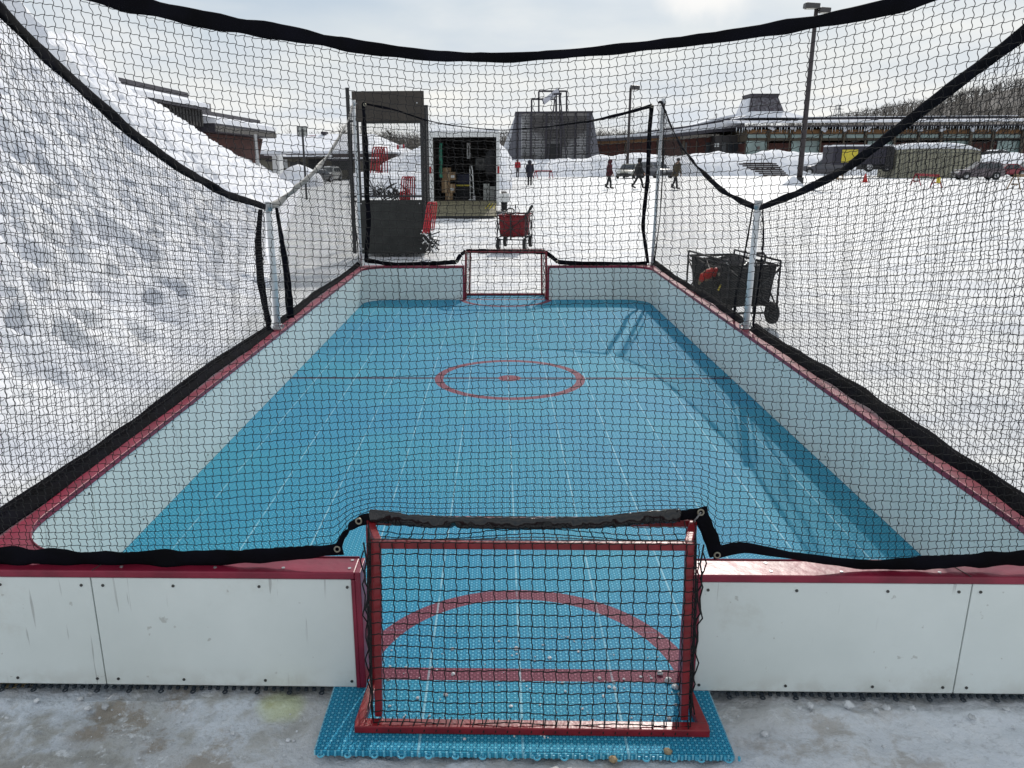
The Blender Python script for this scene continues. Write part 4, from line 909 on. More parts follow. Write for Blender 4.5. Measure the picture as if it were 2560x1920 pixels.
# ------------------------------------------------------------------ black cage cart
def cage():
    Y = 14.65; a = AY(900, 637, Y); b = AY(1062, 637, Y); zt_ = AY(980, 228, Y).z; zb_ = AY(980, 302, Y).z; zp = AY(980, 500, Y).z; D = 2.0; dx_ = -.42
    root = empty('cage_cart', ((a.x+b.x)/2, Y, 0), 'tall black cage cart with solid lower panel and header board', 'cage cart')
    xl_, xr_ = AY(886, 600, Y).x, b.x
    for (x, y, z1) in ((xl_+.0, Y, AY(880, 219, Y).z), (xl_+.14, Y+.02, zt_), (xr_, Y, zt_), (xl_+dx_*.2, Y+D, zt_-.1), (xr_+.02, Y+D*.2, AY(1066, 269, Y+.4).z), (xr_+dx_*.2, Y+D, zt_-.1)):
        MB().span((x-.03, y-.03, .03), (x+.03, y+.03, z1)).build('corner_post', M_blackm, root, bevel=.006)
    MB().span((a.x, Y-.05, .03), (b.x-.02, Y-.032, zp)).build('lower_panel', M_blackp, root, bevel=.005)
    MB().span((AY(880, 235, Y).x, Y-.05, zb_), (AY(1060, 235, Y).x, Y-.032, zt_)).build('header_board', mat('brown plywood panel', (.045, .036, .028), .7, var=.3), root, bevel=.005)
    MB().span((a.x+.12, Y+D*.25, zb_-.02), (b.x-.04, Y+D*.25+.02, zb_+.30)).build('inner_board', M_blackp, root)
    mb = MB()
    for z in (zb_-.02, zp+.05, zp-.04): mb.span((xl_+.03, Y-.03, z), (xr_-.03, Y, z+.035))
    mb.span((xl_+.2, Y+D, zt_-.15), (xr_-.1, Y+D+.03, zt_-.1)); mb.build('rail', M_blackm, root)
    mb = MB(); x0 = xl_+.2; x1 = xr_-.03; z0 = zp; z1 = zb_
    for i in range(24): x = x0+(x1-x0)*i/23; mb.beam((x, Y, z0), (x, Y, z1), .0035, .0035, (0, 1, 0))
    for i in range(28): z = z0+(z1-z0)*i/27; mb.beam((x0, Y+.003, z), (x1, Y+.003, z), .0035, .0035)
    mb.build('front_mesh', M_blackm, root)
    mb = MB()
    for i in range(26): y = Y+D*i/25; x = xr_+.03-(.09)*i/25; mb.beam((x, y, .1), (x, y, zb_), .004, .004, (0, 1, 0))
    for i in range(30): z = .1+(zb_-.1)*i/29; mb.beam((xr_+.03, Y, z), (xr_-.06, Y+D, z), .004, .004)
    mb.build('side_mesh', M_blackm, root)
    MB().span((a.x, Y, .10), (b.x, Y+D, .14)).build('deck', M_blackp, root)
    for x in (a.x+.1, b.x-.12):
        for y in (Y+.12, Y+D-.15): wheel(root, (x-root.location.x, y-root.location.y, .05), .05, .04).name = 'wheel'
    sc_ = MB()
    for x in (b.x-.07, a.x+.07):
        for z in (zp-.06, .12, zt_-.2): sc_.cyl((x, Y-.051, z), .012, .004, 'Y', 8)
    sc_.build('bolts', M_galv, root)
    # hoops: each bundle is one heap of looped red tubes
    def bundle(cx, cz0, cz1, Yb, n, lab, lean, sprd):
        q = empty('red_frames', AY(cx, cz0, Yb), lab, 'frames', 'bundles of red tube frames at the cage cart')
        for i in range(n):
            x = cx+(i-(n-1)/2)*sprd; o0 = AY(x, cz0, Yb+.03*i); o1 = AY(x+lean, cz1, Yb+.03*i)
            pts = []; 
            for k_ in range(17):
                t = k_/16; ang = math.pi*t; e = 1-abs(2*t-1)
                p = o0.lerp(o1, min(1, 1.25*e)); p = p+Vector((.028*(1 if t > .5 else -1)*(1-max(0, (e-.8)*5)), .24*(t-.5)*2*(.4 if e > .9 else 1), 0)); pts.append(p)
            MB().tube(pts, .012, 6).build('tube_hoop', M_redpaint, q, smooth=True)
        return q
    bundle(948, 432, 368, Y+.8, 5, 'bundle of red tube frames high in the left of the cage', 2, 6.5)
    bundle(1018, 505, 442, Y+.25, 5, 'bundle of red tube frames on the front rail of the cage', 3, 5.5)
    bundle(1071, 580, 506, Y-.3, 4, 'bundle of red tube frames leaning outside the cage', 10, 4.6)
    # folded black undercarriages
    def tangle(c, sc_, lab, seed, cols):
        q = empty('folded_carts', c, lab, 'folded carts', 'folded cart wheels and legs'); rg = random.Random(seed)
        for m_ in range(3):
            mb = MB()
            for i in range(7):
                p = c+Vector((rg.uniform(-1, 1)*sc_[0], rg.uniform(-1, 1)*sc_[1], rg.uniform(-1, 1)*sc_[2])); d = Vector((rg.uniform(-1, 1), rg.uniform(-.5, .5), rg.uniform(-1, 1))).normalized()*rg.uniform(.10, .22)
                mb.tube([p-d, p+d], .011, 6)
            mb.build('folded_legs', cols[m_ % len(cols)], q)
        for i in range(4): wheel(q, (rg.uniform(-1, 1)*sc_[0], rg.uniform(-1, 1)*sc_[1]-.1, rg.uniform(-1, 1)*sc_[2]), .065, .03).name = 'wheel'
    tangle(AY(955, 478, Y+.6), (.22, .2, .12), 'black folded cart legs inside the left of the cage', 3, [M_blackm, M_blackm, M_galv])
    tangle(AY(1000, 488, Y+.4), (.15, .2, .08), 'jumble of dark folded cart legs behind the front mesh', 4, [M_blackm])
    tangle(AY(1075, 603, Y-.25), (.06, .12, .13), 'black and silver folded wheels on the snow beside the cage', 6, [M_blackm, M_chrome, M_blackm])
cage()

# ------------------------------------------------------------------ people
def skinned(name, pts, edges, rad, matl, parent, lvl=1):
    me = bpy.data.meshes.new(name); me.from_pydata(pts, edges, []); o = bpy.data.objects.new(name, me); C.objects.link(o); me.materials.append(matl); o.parent = parent
    m = o.modifiers.new('skin', 'SKIN'); m.use_smooth_shade = True
    for i, r_ in enumerate(rad):
        sv = me.skin_vertices[0].data[i]; sv.radius = r_ if isinstance(r_, tuple) else (r_, r_); sv.use_root = (i == 0)
    if lvl: q = o.modifiers.new('sub', 'SUBSURF'); q.levels = lvl; q.render_levels = lvl
    return o
M_skin = mat('skin', (.50, .30, .22), .6)
def person(label, loc, rz, h, coat, pants, coat_z=.80, stride=.0, armsw=0., hood=True, fur=False, lean=0., hat=None):
    k = h/1.75; root = empty('person', loc, label, 'person', 'people walking across the car park', rz)
    def s_(p): return tuple(c*k for c in p)
    fl_, fr_ = stride, -stride
    def leg(s, f):   # hip, knee, ankle, toe ; y forward
        kn = (s*.095, f*.55+.05*(abs(f) > .1), .50); lift = .06 if f < -.15 else 0
        an = (s*.09, f, .09+lift); toe = (s*.11, f+.17, .05+(0 if f > -.15 else -.0)); return kn, an, toe
    kl, al, tl = leg(-1, fl_); kr, ar, tr_ = leg(1, fr_)
    def arm(s, f): return (s*.20, lean*.9, 1.42), (s*.25, lean*.7+f*.12-.03, 1.16), (s*.25, lean*.6+f*.3+.06, .93), (s*.25, lean*.6+f*.33+.08, .85)
    A1, A2, A3, A4 = arm(-1, -armsw); B1, B2, B3, B4 = arm(1, armsw)
    pts = [(0, 0, .94), (0, lean*.5, 1.18), (0, lean*.9, 1.42), (0, lean+.01, 1.50), (0, lean+.03, 1.60), (0, lean+.03, 1.70), (-.09, 0, .88), kl, al, tl, (.09, 0, .88), kr, ar, tr_, A1, A2, A3, A4, B1, B2, B3, B4]
    rad = [.13, .13, .12, .06, .09, .075, .085, .055, .042, .035, .085, .055, .042, .035, .055, .042, .030, .030, .055, .042, .030, .030]
    ed = [(0, 1), (1, 2), (2, 3), (3, 4), (4, 5), (0, 6), (6, 7), (7, 8), (8, 9), (0, 10), (10, 11), (11, 12), (12, 13), (2, 14), (14, 15), (15, 16), (16, 17), (2, 18), (18, 19), (19, 20), (20, 21)]
    for base, wv, s in ((17, A4, -1), (21, B4, 1)):   # five fingers
        for q, (ox, oy, l_) in enumerate(((0, -.03, .07), (0, -.01, .085), (0, .012, .08), (0, .03, .065), (-s*.02, .045, .05))):
            i = len(pts); pts += [(wv[0]+ox, wv[1]+oy, wv[2]-.035), (wv[0]+ox-s*.012, wv[1]+oy+.008, wv[2]-.035-l_)]; rad += [.010, .008]; ed += [(base, i), (i, i+1)]
    skinned('body', [s_(p) for p in pts], ed, [r_*k for r_ in rad], M_skin, root)
    # face
    hy = lean+.03
    for s in (-1, 1): MB().ball(s_((s*.032, hy+.085, 1.635)), .010*k, 8, 5).build('eye', M_blackm, root, world=False, smooth=True)
    MB().loft([[s_((.012*math.cos(t), hy+.085+.004, 1.64+.004*math.sin(t))) for t in np.linspace(0, 6.28, 7)[:-1]], [s_((.016*math.cos(t), hy+.115, 1.60+.012*math.sin(t))) for t in np.linspace(0, 6.28, 7)[:-1]]]).build('nose', M_skin, root, world=False, smooth=True)
    # trousers and boots
    lp_ = [(0, 0, .94), (-.09, 0, .88), kl, al, (.09, 0, .88), kr, ar]
    skinned('trousers', [s_(p) for p in lp_], [(0, 1), (1, 2), (2, 3), (0, 4), (4, 5), (5, 6)], [x*k for x in (.14, .10, .075, .062, .10, .075, .062)], pants, root)
    for an, toe in ((al, tl), (ar, tr_)):
        MB().tube([s_((an[0], an[1]-.01, an[2]+.16)), s_((an[0], an[1]-.02, an[2]-.02)), s_((an[0], an[1]+.05, an[2]-.04)), s_((toe[0], toe[1]+.03, toe[2]-.01))], [.062*k, .062*k, .055*k, .042*k], 10).build('boot', M_blackfab, root, world=False, smooth=True)
    # coat: one lofted shell, sleeves skinned onto the arms
    rings = []
    for z, a, b in ((coat_z, .215, .175), (coat_z+.04, .215, .175), (1.0, .195, .155), (1.15, .185, .15), (1.32, .205, .15), (1.42, .19, .125), (1.48, .10, .09), (1.52, .075, .075)):
        yo = lean*(z-.9)/.55 if z > .9 else 0; n = 20
        rings.append([s_((a*math.cos(t)*(1+.03*math.sin(5*t+z*9)), yo+b*math.sin(t)+(stride*.12*math.cos(t*1) if z < .95 else 0), z)) for t in np.linspace(0, 2*math.pi, n+1)[:-1]])
    MB().loft(rings).build('coat', coat, root, world=False, smooth=True)
    for P_ in ((A1, A2, A3), (B1, B2, B3)): MB().tube([s_((P_[0][0]*.7, P_[0][1], P_[0][2]+.01)), s_(P_[0]), s_(P_[1]), s_((P_[2][0], P_[2][1], P_[2][2]-.02))], [.07*k, .078*k, .066*k, .052*k], 10).build('sleeve', coat, root, world=False, smooth=True)
    c = (0, hy-.02, 1.62)
    if hood:
        MB().loft([[s_((r_*math.cos(t), c[1]+yo+.2*r_*math.sin(t), c[2]+zo+r_*1.15*math.sin(t))) for t in np.linspace(0, 2*math.pi, 17)[:-1]] for yo, r_, zo in ((-.13, .03, .02), (-.11, .09, .01), (-.04, .13, .0), (.05, .125, .0), (.085, .10, .0))], cap=False).build('hood', coat, root, world=False, smooth=True)
        MB().tube([s_((.115*math.cos(t), c[1]+.08+.03*math.sin(t), c[2]+.13*math.sin(t))) for t in np.linspace(0, 2*math.pi, 15)[:-1]], (.045 if fur else .016)*k, 8, closed=True).build('hood_rim', M_blackfab if fur else coat, root, world=False, smooth=True)
        MB().ball(s_((0, c[1]-.01, c[2]+.03)), (.095*k, .10*k, .11*k), 12, 8).build('hair', mat('dark hair', (.02, .014, .01), .7), root, world=False, smooth=True)
    else:
        MB().ball(s_((0, c[1]-.005, c[2]+.035)), (.10*k, .11*k, .10*k), 14, 8).build('knit_hat', hat or M_blackfab, root, world=False, smooth=True)
        MB().tube([s_((.075*math.cos(t), lean+.08*math.sin(t), 1.50)) for t in np.linspace(0, 2*math.pi, 13)[:-1]], .035*k, 8, closed=True).build('scarf', coat, root, world=False, smooth=True)
    return root
cm = lambda n, c: mat(n, c, .8, var=.3, vscale=6)
person('person in a red coat with grey trousers, farthest away before the slatted building', G(1294, 443), R(5), 2.0, cm('red coat', (.42, .015, .03)), cm('grey trousers', (.13, .11, .12)), coat_z=.92, stride=.08, hood=False, hat=cm('dark hat', (.03, .01, .015)))
person('person in a long dark coat with fur hood, seen from behind', G(1324, 464), R(4), 1.78, cm('navy coat', (.022, .022, .04)), cm('black trousers', (.012, .012, .014)), coat_z=.60, stride=.04, armsw=.5, fur=True)
person('person in a hooded maroon coat standing left of the white car', G(1521, 472), R(-75), 1.80, cm('maroon coat', (.075, .008, .016)), cm('black trousers', (.012, .012, .014)), coat_z=.78, stride=.20, armsw=.2, lean=.04)
person('person in a black hooded jacket striding before the white car', G(1594, 471), R(-80), 1.86, cm('black jacket', (.014, .014, .015)), cm('black trousers', (.012, .012, .014)), coat_z=.82, stride=.36, armsw=.6, lean=.05)
person('person in an olive brown coat and dark cap, rightmost of the walkers', G(1686, 473), R(-70), 1.86, cm('olive coat', (.075, .05, .018)), cm('dark trousers', (.014, .013, .014)), coat_z=.72, stride=.22, armsw=.2, lean=.14, hood=False)

# ------------------------------------------------------------------ cars
def car(label, loc, rz, paint, kind='suv', snow=0., group='vehicles parked round the car park', sc_=1.):
    root = empty('parked_car', loc, label, 'car', group, rz); b = dict(world=False)
    Lc, W = (4.5*sc_, 1.82*sc_); hz = {'suv': 1.68, 'sedan': 1.45, 'pickup': 1.85, 'van': 1.95}[kind]*sc_; belt = hz*.60; X = Lc/2
    def ring(x, w_, z0, z1, r_=.10): return [(x, -w_*.94, z0), (x, w_*.94, z0), (x, w_, z0+.15), (x, w_, z1-r_), (x, w_-r_*.8, z1), (x, -w_+r_*.8, z1), (x, -w_, z1-r_), (x, -w_, z0+.15)]
    w2 = W/2; hood_z = belt*.97
    st = [(-X, .80*w2, .38, belt*.80), (-X+.08, .93*w2, .26, belt*.97), (-X+.5, w2, .22, belt), (0, w2, .20, belt), (X*.35, w2, .20, belt*.99), (X*.62, w2*.99, .22, hood_z*.97), (X-.22, w2*.93, .24, hood_z*.86), (X-.04, w2*.86, .30, hood_z*.72), (X, .74*w2, .36, hood_z*.60)]
    o = MB().loft([ring(*q) for q in st]).build('body', paint, root, bevel=.03, **b); 
    for p in o.data.polygons: p.use_smooth = True
    # greenhouse
    xb0, xb1, xt0, xt1 = {'suv': (-X+.12, X*.42, -X+.42, X*.10), 'sedan': (-X*.72, X*.42, -X*.42, X*.08), 'pickup': (-X*.25, X*.45, -X*.18, X*.18), 'van': (-X+.05, X*.55, -X+.12, X*.3)}[kind]
    wb, wt = w2*.95, w2*.78
    base = [(xb0, -wb), (xb1, -wb), (xb1, wb), (xb0, wb)]; top = [(xt0, -wt), (xt1, -wt), (xt1, wt), (xt0, wt)]
    vs = [(x, y, belt-.02) for x, y in base]+[(x, y, hz-.06) for x, y in top]+[(x*.97, y*.93, hz) for x, y in top]
    o = MB().add(vs, [(0, 1, 5, 4), (1, 2, 6, 5), (2, 3, 7, 6), (3, 0, 4, 7), (4, 5, 9, 8), (5, 6, 10, 9), (6, 7, 11, 10), (7, 4, 8, 11), (8, 9, 10, 11)]).build('cabin', paint, root, bevel=.02, **b)
    def face(i0, i1, j1, j0, nm, sp=None, ins=.09):
        P_ = [Vector(vs[i]) for i in (i0, i1, j1, j0)]; nrm = (P_[1]-P_[0]).cross(P_[3]-P_[0]).normalized(); cen = sum(P_, Vector())/4
        if nrm.dot(cen-Vector((0, 0, belt))) < 0: nrm = -nrm
        def bil(u, v): return P_[0].lerp(P_[1], u).lerp(P_[3].lerp(P_[2], u), v)+nrm*.006
        for u0, u1 in (sp or [(ins*.6, 1-ins*.6)]):
            A = [bil(u0, .12), bil(u1, .12), bil(u1, .90), bil(u0, .90)]; m = MB().add(A+[a+nrm*.006 for a in A], [(0, 1, 2, 3), (4, 5, 6, 7), (0, 1, 5, 4), (1, 2, 6, 5), (2, 3, 7, 6), (3, 0, 4, 7)]); m.build(nm, M_glass, root, **b)
    face(1, 2, 6, 5, 'windscreen'); face(3, 0, 4, 7, 'rear_window')
    sp = [(.06, .34), (.37, .62), (.65, .92)] if kind in ('suv', 'van') else [(.10, .48), (.52, .90)]
    face(0, 1, 5, 4, 'side_window', sp); face(2, 3, 7, 6, 'side_window', [(1-b_, 1-a_) for a_, b_ in sp])
    r = .34*sc_
    for sx in (-1, 1):
        for sy in (-1, 1):
            MB().cyl((sx*X*.62, sy*(w2-.06), r), r*1.18, .14, 'Y', 22).build('wheel_arch', M_rubber, root, **b)
            wheel(root, (sx*X*.62, sy*(w2-.06), r), r, .22, 'Y').name = 'wheel'
    for sy in (-1, 1):
        MB().box((X-.07, sy*w2*.66, hood_z*.68), (.16, .36*sc_, .15*sc_)).build('headlight', M_lamp, root, bevel=.03, **b)
        MB().box((-X+.06, sy*w2*.76, belt*.78), (.14, .22*sc_, .22*sc_)).build('tail_light', M_tail, root, bevel=.03, **b)
        MB().ball((X*.36, sy*(w2+.08), belt+.06), (.07, .10, .08), 10, 6).build('wing_mirror', paint, root, smooth=True, **b)
    MB().box((X-.03, 0, hood_z*.5), (.08, W*.5, .2*sc_)).build('grille', M_blackm, root, bevel=.01, **b)
    MB().box((X-.015, 0, .36), (.12, W*.8, .14)).build('bumper', M_blackm, root, bevel=.03, **b); MB().box((-X+.0, 0, .40), (.12, W*.8, .14)).build('bumper', M_blackm, root, bevel=.03, **b)
    if snow:
        n = 9; V_ = []; f_ = []
        for i in range(n):
            for j in range(n):
                u, v = i/(n-1), j/(n-1); e = min(u, 1-u, v, 1-v)*5; V_.append((xt0*.97+(xt1-xt0)*.97*u, (-wt+2*wt*v)*.95, hz+.003+snow*min(1, e)**.5*(.8+.4*mnoise.noise(Vector((i*.6, j*.6, loc[0]))))))
        for i in range(n-1):
            for j in range(n-1): f_.append((i*n+j, (i+1)*n+j, (i+1)*n+j+1, i*n+j+1))
        MB().add(V_, f_).build('roof_snow', M_roofsnow, root, smooth=True, **b)
        MB().box((X*.66, 0, hood_z*.97), (X*.45, W*.8, snow*.7)).build('bonnet_snow', M_roofsnow, root, bevel=.05, **b)
    return root
pm = lambda n, c, r_=.3: mat(n, c, r_, coat=.6, var=.2, vscale=2)
car('pale dusty car with sun glare on its windscreen, behind the walkers', G(1572, 445), R(-112), pm('champagne paint', (.30, .29, .24)), 'sedan', sc_=1.0)
car('grey hatchback parked right of the pale car, by the far right post', G(1640, 444), R(-65), pm('grey paint', (.16, .16, .18)), 'suv', sc_=.98)
car('dark grey utility car parked at the snow bank, facing left', G(2056, 438), R(165), pm('dark grey paint', (.07, .065, .075)), 'suv', .05, sc_=1.12)
car('brown grey car parked right of the beige shelter', G(2442, 448), R(172), pm('brown grey paint', (.12, .09, .10)), 'suv', .03, sc_=.86)
car('dark red car parked at the right edge, behind the brown one', G(2512, 441), R(175), pm('red paint', (.24, .01, .025)), 'sedan', .08, sc_=.86)
car('dark blue car partly outside the right edge of the picture', G(2572, 440), R(170), pm('dark blue paint', (.05, .05, .07)), 'pickup', .06, sc_=.9)
car('dark car under thick snow, behind the right hand snow bank', AY(2470, 412, 104), R(178), pm('black paint', (.03, .032, .035)), 'suv', .16)
car('grey car half hidden by the right hand snow bank', AY(2520, 414, 104), R(170), pm('steel paint', (.10, .11, .13)), 'sedan', .16)
car('silver car parked nearest on the left lane', G(824, 452), R(-100), pm('silver paint', (.40, .40, .38)), 'suv', .05, sc_=.8)
car('black car beside the silver one at the foot of the snow pile', G(797, 455), R(-105), pm('black gloss paint', (.02, .02, .02)), 'sedan', .03, sc_=.75)
car('white pickup behind the silver car on the left lane', G(860, 438), R(-95), pm('white paint', (.55, .56, .58)), 'pickup', .08, sc_=.95)
car('blue grey van farthest along the left lane, beside the cage', G(884, 436), R(-92), pm('blue grey paint', (.12, .14, .18)), 'van', .05, sc_=.95)

# ------------------------------------------------------------------ barricades, cone, lamp posts, stairs
def barricade(pa, pb, h, label, beamc, legc, plate=None):
    a = Vector(pa); b = Vector(pb); root = empty('barricade', (a+b)/2, label, 'barricade', 'barricades in the car park'); t = (b-a).normalized(); n_ = Vector((-t.y, t.x, 0))
    MB().beam(a+Vector((0, 0, h)), b+Vector((0, 0, h)), .05, .16).build('beam', beamc, root)
    for p in (a, b):
        q = p+(b-a)*(.06 if p is a else -.06)
        for s in (-1, 1): MB().beam(q+n_*s*.05+t*s*.04+Vector((0, 0, h+.05)), q+n_*s*.28+t*s*.17, .06, .06).build('leg', legc, root)
        MB().beam(q-n_*.17+Vector((0, 0, h*.4)), q+n_*.17+Vector((0, 0, h*.4)), .03, .08).build('leg_brace', legc, root)
    if plate: c = b-t*.1-n_*0+Vector((0, 0, h*.62)); MB().box((c.x, c.y-.09, c.z), (.24, .03, .34)).build('yellow_plate', M_yellow, root)
M_redwood = mat('red painted wood', (.34, .02, .03), .7, var=.3)
barricade(G(2285, 464), G(2343, 469), .72, 'red barricade with a yellow plate, right of the orange cone', M_redwood, M_redwood, True)
barricade(G(1336, 446), G(1380, 446), .75, 'long low red barricade beside the person in the dark coat', M_redwood, M_redwood)
barricade(G(2530, 475), G(2590, 479), .80, 'bare wooden barricade at the right edge of the picture', M_wood, M_wood, True)
barricade(G(2086, 452), G(2101, 453), .50, 'small dark barricade half hidden by the right net band', M_wood, M_wood)
p = G(2162, 456); cn = empty('traffic_cone', p, 'small red traffic cone left of the red barricade', 'cone')
MB().loft([[(p.x+r_*math.cos(t), p.y+r_*math.sin(t), p.z+z) for t in np.linspace(0, 6.283, 17)[:-1]] for z, r_ in ((.03, .20), (.62, .05), (.66, .04))]).build('cone_body', mat('cone red', (.62, .05, .04), .5), cn, smooth=True)
MB().box((p.x, p.y, p.z+.02), (.5, .5, .04)).build('cone_base', mat('cone base', (.40, .03, .03), .6), cn, bevel=.01)
def lamp(label, base, top, hs, r0, r1):
    root = empty('lamp_post', base, label, 'lamp post', 'tall lamp posts of the car park'); b = Vector(base); t = Vector((base[0], base[1], top))
    MB().tube([b, t], [r0, r1], 12).build('pole', mat('dark brown steel', (.03, .022, .024), .5), root, smooth=True)
    MB().tube([b, b+Vector((0, 0, .5))], r0*1.5, 12).build('pole_base', M_blackm, root)
    for dx_, dz, L_, W_, H_ in hs:
        c = t+Vector((dx_, 0, dz)); hd = MB().box(c, (L_, W_, H_), ry=R(4)).build('lamp_head', mat('bronze housing', (.05, .045, .045), .45), root, bevel=.06)
        q = MB().box(c+Vector((0, 0, -H_/2-.012)), (L_*.8, W_*.8, .02)).build('lens', mat('lamp lens', (.55, .52, .45), .3), hd, world=True); q.parent = hd; q.location = (0, 0, 0)
        MB().tube([t+Vector((0, 0, dz)), c-Vector((math.copysign(L_*.3, dx_), 0, 0))], .05, 8).build('arm', M_blackm, root)
b_ = G(1997, 461); zt_ = AY(2030, 14, b_.y).z
lamp('tall dark lamp post with two square heads, reaching above the net', b_, zt_, [(-.34, -.02, 1.0, .6, .34), (.55, -.30, .75, .55, .32)], .20, .13)
b_ = G(1567, 443); b_ = Vector((b_.x, b_.y, 0)); lamp('farther lamp post with one square head, behind the pale car', b_, AY(1567, 219, b_.y).z, [(.45, .0, 1.0, .7, .42)], .16, .13)
p = G(1990, 462); mb = MB(); rr = []
for k_, (z, r_) in enumerate([(0, .8), (.15, .6), (.3, .42), (.45, .28), (.6, .15), (.66, .04)]): rr.append([(p.x-.3+r_*math.cos(t)*(1+.15*mnoise.noise(Vector((t, k_, 2)))), p.y-.2+r_*math.sin(t), z-.05) for t in np.linspace(0, 6.283, 21)[:-1]])
o = mb.loft(rr).build('snow_mound', M_snow, smooth=True); tag(o, kind='structure', label='small snow mound at the foot of the lamp post')
# stairs in the snow bank
A = AY(1884, 436, 88); B = AY(1970, 436, 88); zt2 = AY(1900, 408, 90).z
st = empty('outdoor_stairs', ((A.x+B.x)/2, 88, 0), 'wide dark outdoor stairs set into the snow bank, with snow on the treads', 'stairs')
ns = 7
for i in range(ns):
    f = i/(ns-1); z = A.z+(zt2-A.z)*f; xa = A.x+ (2.1*(1-f)); xb = B.x-.6*f
    MB().span((xa-1.0, 88+i*.35, z-.16), (xb, 88+i*.35+.34, z)).build('tread', mat('dark timber', (.06, .045, .04), .8, var=.4), st)
    if i % 2: MB().span((xa-.8, 88+i*.35+.02, z+.001), (xb-.1, 88+i*.35+.2, z+.05)).build('tread_snow', M_roofsnow, st)
MB().span((A.x-.2, 90.3, zt2), (B.x-1, 91.5, zt2+.06)).build('landing', mat('dark timber', (.06, .045, .04), .8, var=.4), st)
mb = MB()
for x in (A.x, A.x+1.2): mb.tube([(x, 89.5, zt2-.3), (x, 89.5, zt2+.95)], .03, 6)
mb.tube([(A.x, 89.5, zt2+.95), (A.x+1.2, 89.5, zt2+.95), (A.x+2.2, 88.2, .8)], .03, 6); mb.build('handrail', M_blackm, st)

# ------------------------------------------------------------------ snow banks (terrain)
def bank(name, tops, Yb, dr, dback, label, amp=.35, seed=0, base_px=None, n=120, m=26):
    X_ = np.linspace(tops[0][0], tops[-1][0], n); Yp = np.interp(X_, [t[0] for t in tops], [t[1] for t in tops]); vs = []
    for px, py in zip(X_, Yp):
        R_ = AY(px, py, Yb+dr)
        for j in range(m):
            f = j/(m-1)*2
            if f <= 1: y = Yb+dr*f; z = R_.z*math.sin(f*math.pi/2)**.9
            else: y = Yb+dr+dback*(f-1); z = R_.z*max(0, 1-(f-1)**1.6)
            x = R_.x*(y/(Yb+dr)) if f <= 1 else R_.x
            q = (.5*mnoise.noise(Vector((x*.35+seed, y*.35, 1)))+.35*abs(mnoise.noise(Vector((x*.9, y*.9+seed, 4))))+.2*mnoise.noise(Vector((x*2.2, y*2.2, seed))))*amp*min(1, f*3)*(1-.5*(f > .8 and f < 1.2))
            vs.append((x, y+q, z-.08+q*min(1, R_.z/2)))
    fs = [(i*m+j, (i+1)*m+j, (i+1)*m+j+1, i*m+j+1) for i in range(n-1) for j in range(m-1)]
    o = MB().add(vs, fs).build(name, M_snow, smooth=True); tag(o, kind='structure', label=label); return o
bank('snow_bank', [(1240, 402), (1290, 398), (1400, 397), (1470, 396), (1500, 384), (1530, 388), (1552, 386), (1607, 381), (1640, 386), (1658, 387), (1697, 389), (1737, 383), (1775, 384), (1796, 378), (1816, 384), (1862, 385), (1885, 382), (1907, 376), (1941, 371), (1963, 379), (1997, 383), (2050, 381), (2090, 384), (2250, 392), (2440, 392), (2460, 384), (2560, 383), (2750, 383)], 95, 6, 8, 'long ploughed snow bank in front of the low lodge', .8, 3, n=260)
bank('snow_mound', [(950, 412), (976, 395), (1000, 387), (1040, 367), (1075, 348), (1120, 338), (1180, 333), (1230, 340), (1262, 368), (1280, 396)], 52, 7, 8, 'large blue shaded snow mound behind the cargo trailer', .5, 9, n=90)
bank('snow_bank', [(880, 430), (930, 424), (980, 428), (1060, 424), (1150, 425)], 40, 3, 4, 'low snow ridge behind the cage cart', .3, 14, n=50)
p = G(746, 452); mb = MB(); rr = []
cx_ = AY(746, 447, 62); ct = AY(746, 414, 62)
for k_, f in enumerate(np.linspace(0, 1, 10)): r_ = 2.0*math.cos(f*math.pi/2)**.7+.02; rr.append([(ct.x+r_*math.cos(t)*(1+.12*mnoise.noise(Vector((math.cos(t)*1.3, math.sin(t)*1.3, k_*.3)))), 62+r_*math.sin(t), (ct.z+.2)*f-.1) for t in np.linspace(0, 6.283, 25)[:-1]])
o = mb.loft(rr).build('snow_mound', M_snow, smooth=True); tag(o, kind='structure', label='rounded snow heap at the far end of the snow pile')

# ================================================================== buildings
M_brick = mat('red brown brick', (.085, .024, .016), .8, var=.45, vscale=3)
M_fascia = mat('dark metal fascia', (.035, .030, .042), .5, var=.3, vscale=1.5)
M_orange = mat('stained timber fascia', (.24, .12, .045), .7, var=.35, vscale=1.2)
M_beam = mat('grey brown beam', (.12, .095, .065), .7, var=.3)
M_bglass = mat('pale green window glass', (.26, .36, .34), .15, var=.4, vscale=.4, spec=.7)
M_dkglass = mat('dark doorway glass', (.03, .035, .04), .2)
M_clad = mat('dark ribbed cladding', (.045, .038, .035), .6, var=.3)
def B(px0, py0, px1, py1, Y, dep, m, name, root, bevel=0):   # slab covering a surveyed rectangle, with real depth
    a = AY(px0, py1, Y); b = AY(px1, py0, Y)
    return MB().span((a.x, Y, a.z), (b.x, Y+dep, b.z)).build(name, m, root, bevel=bevel)
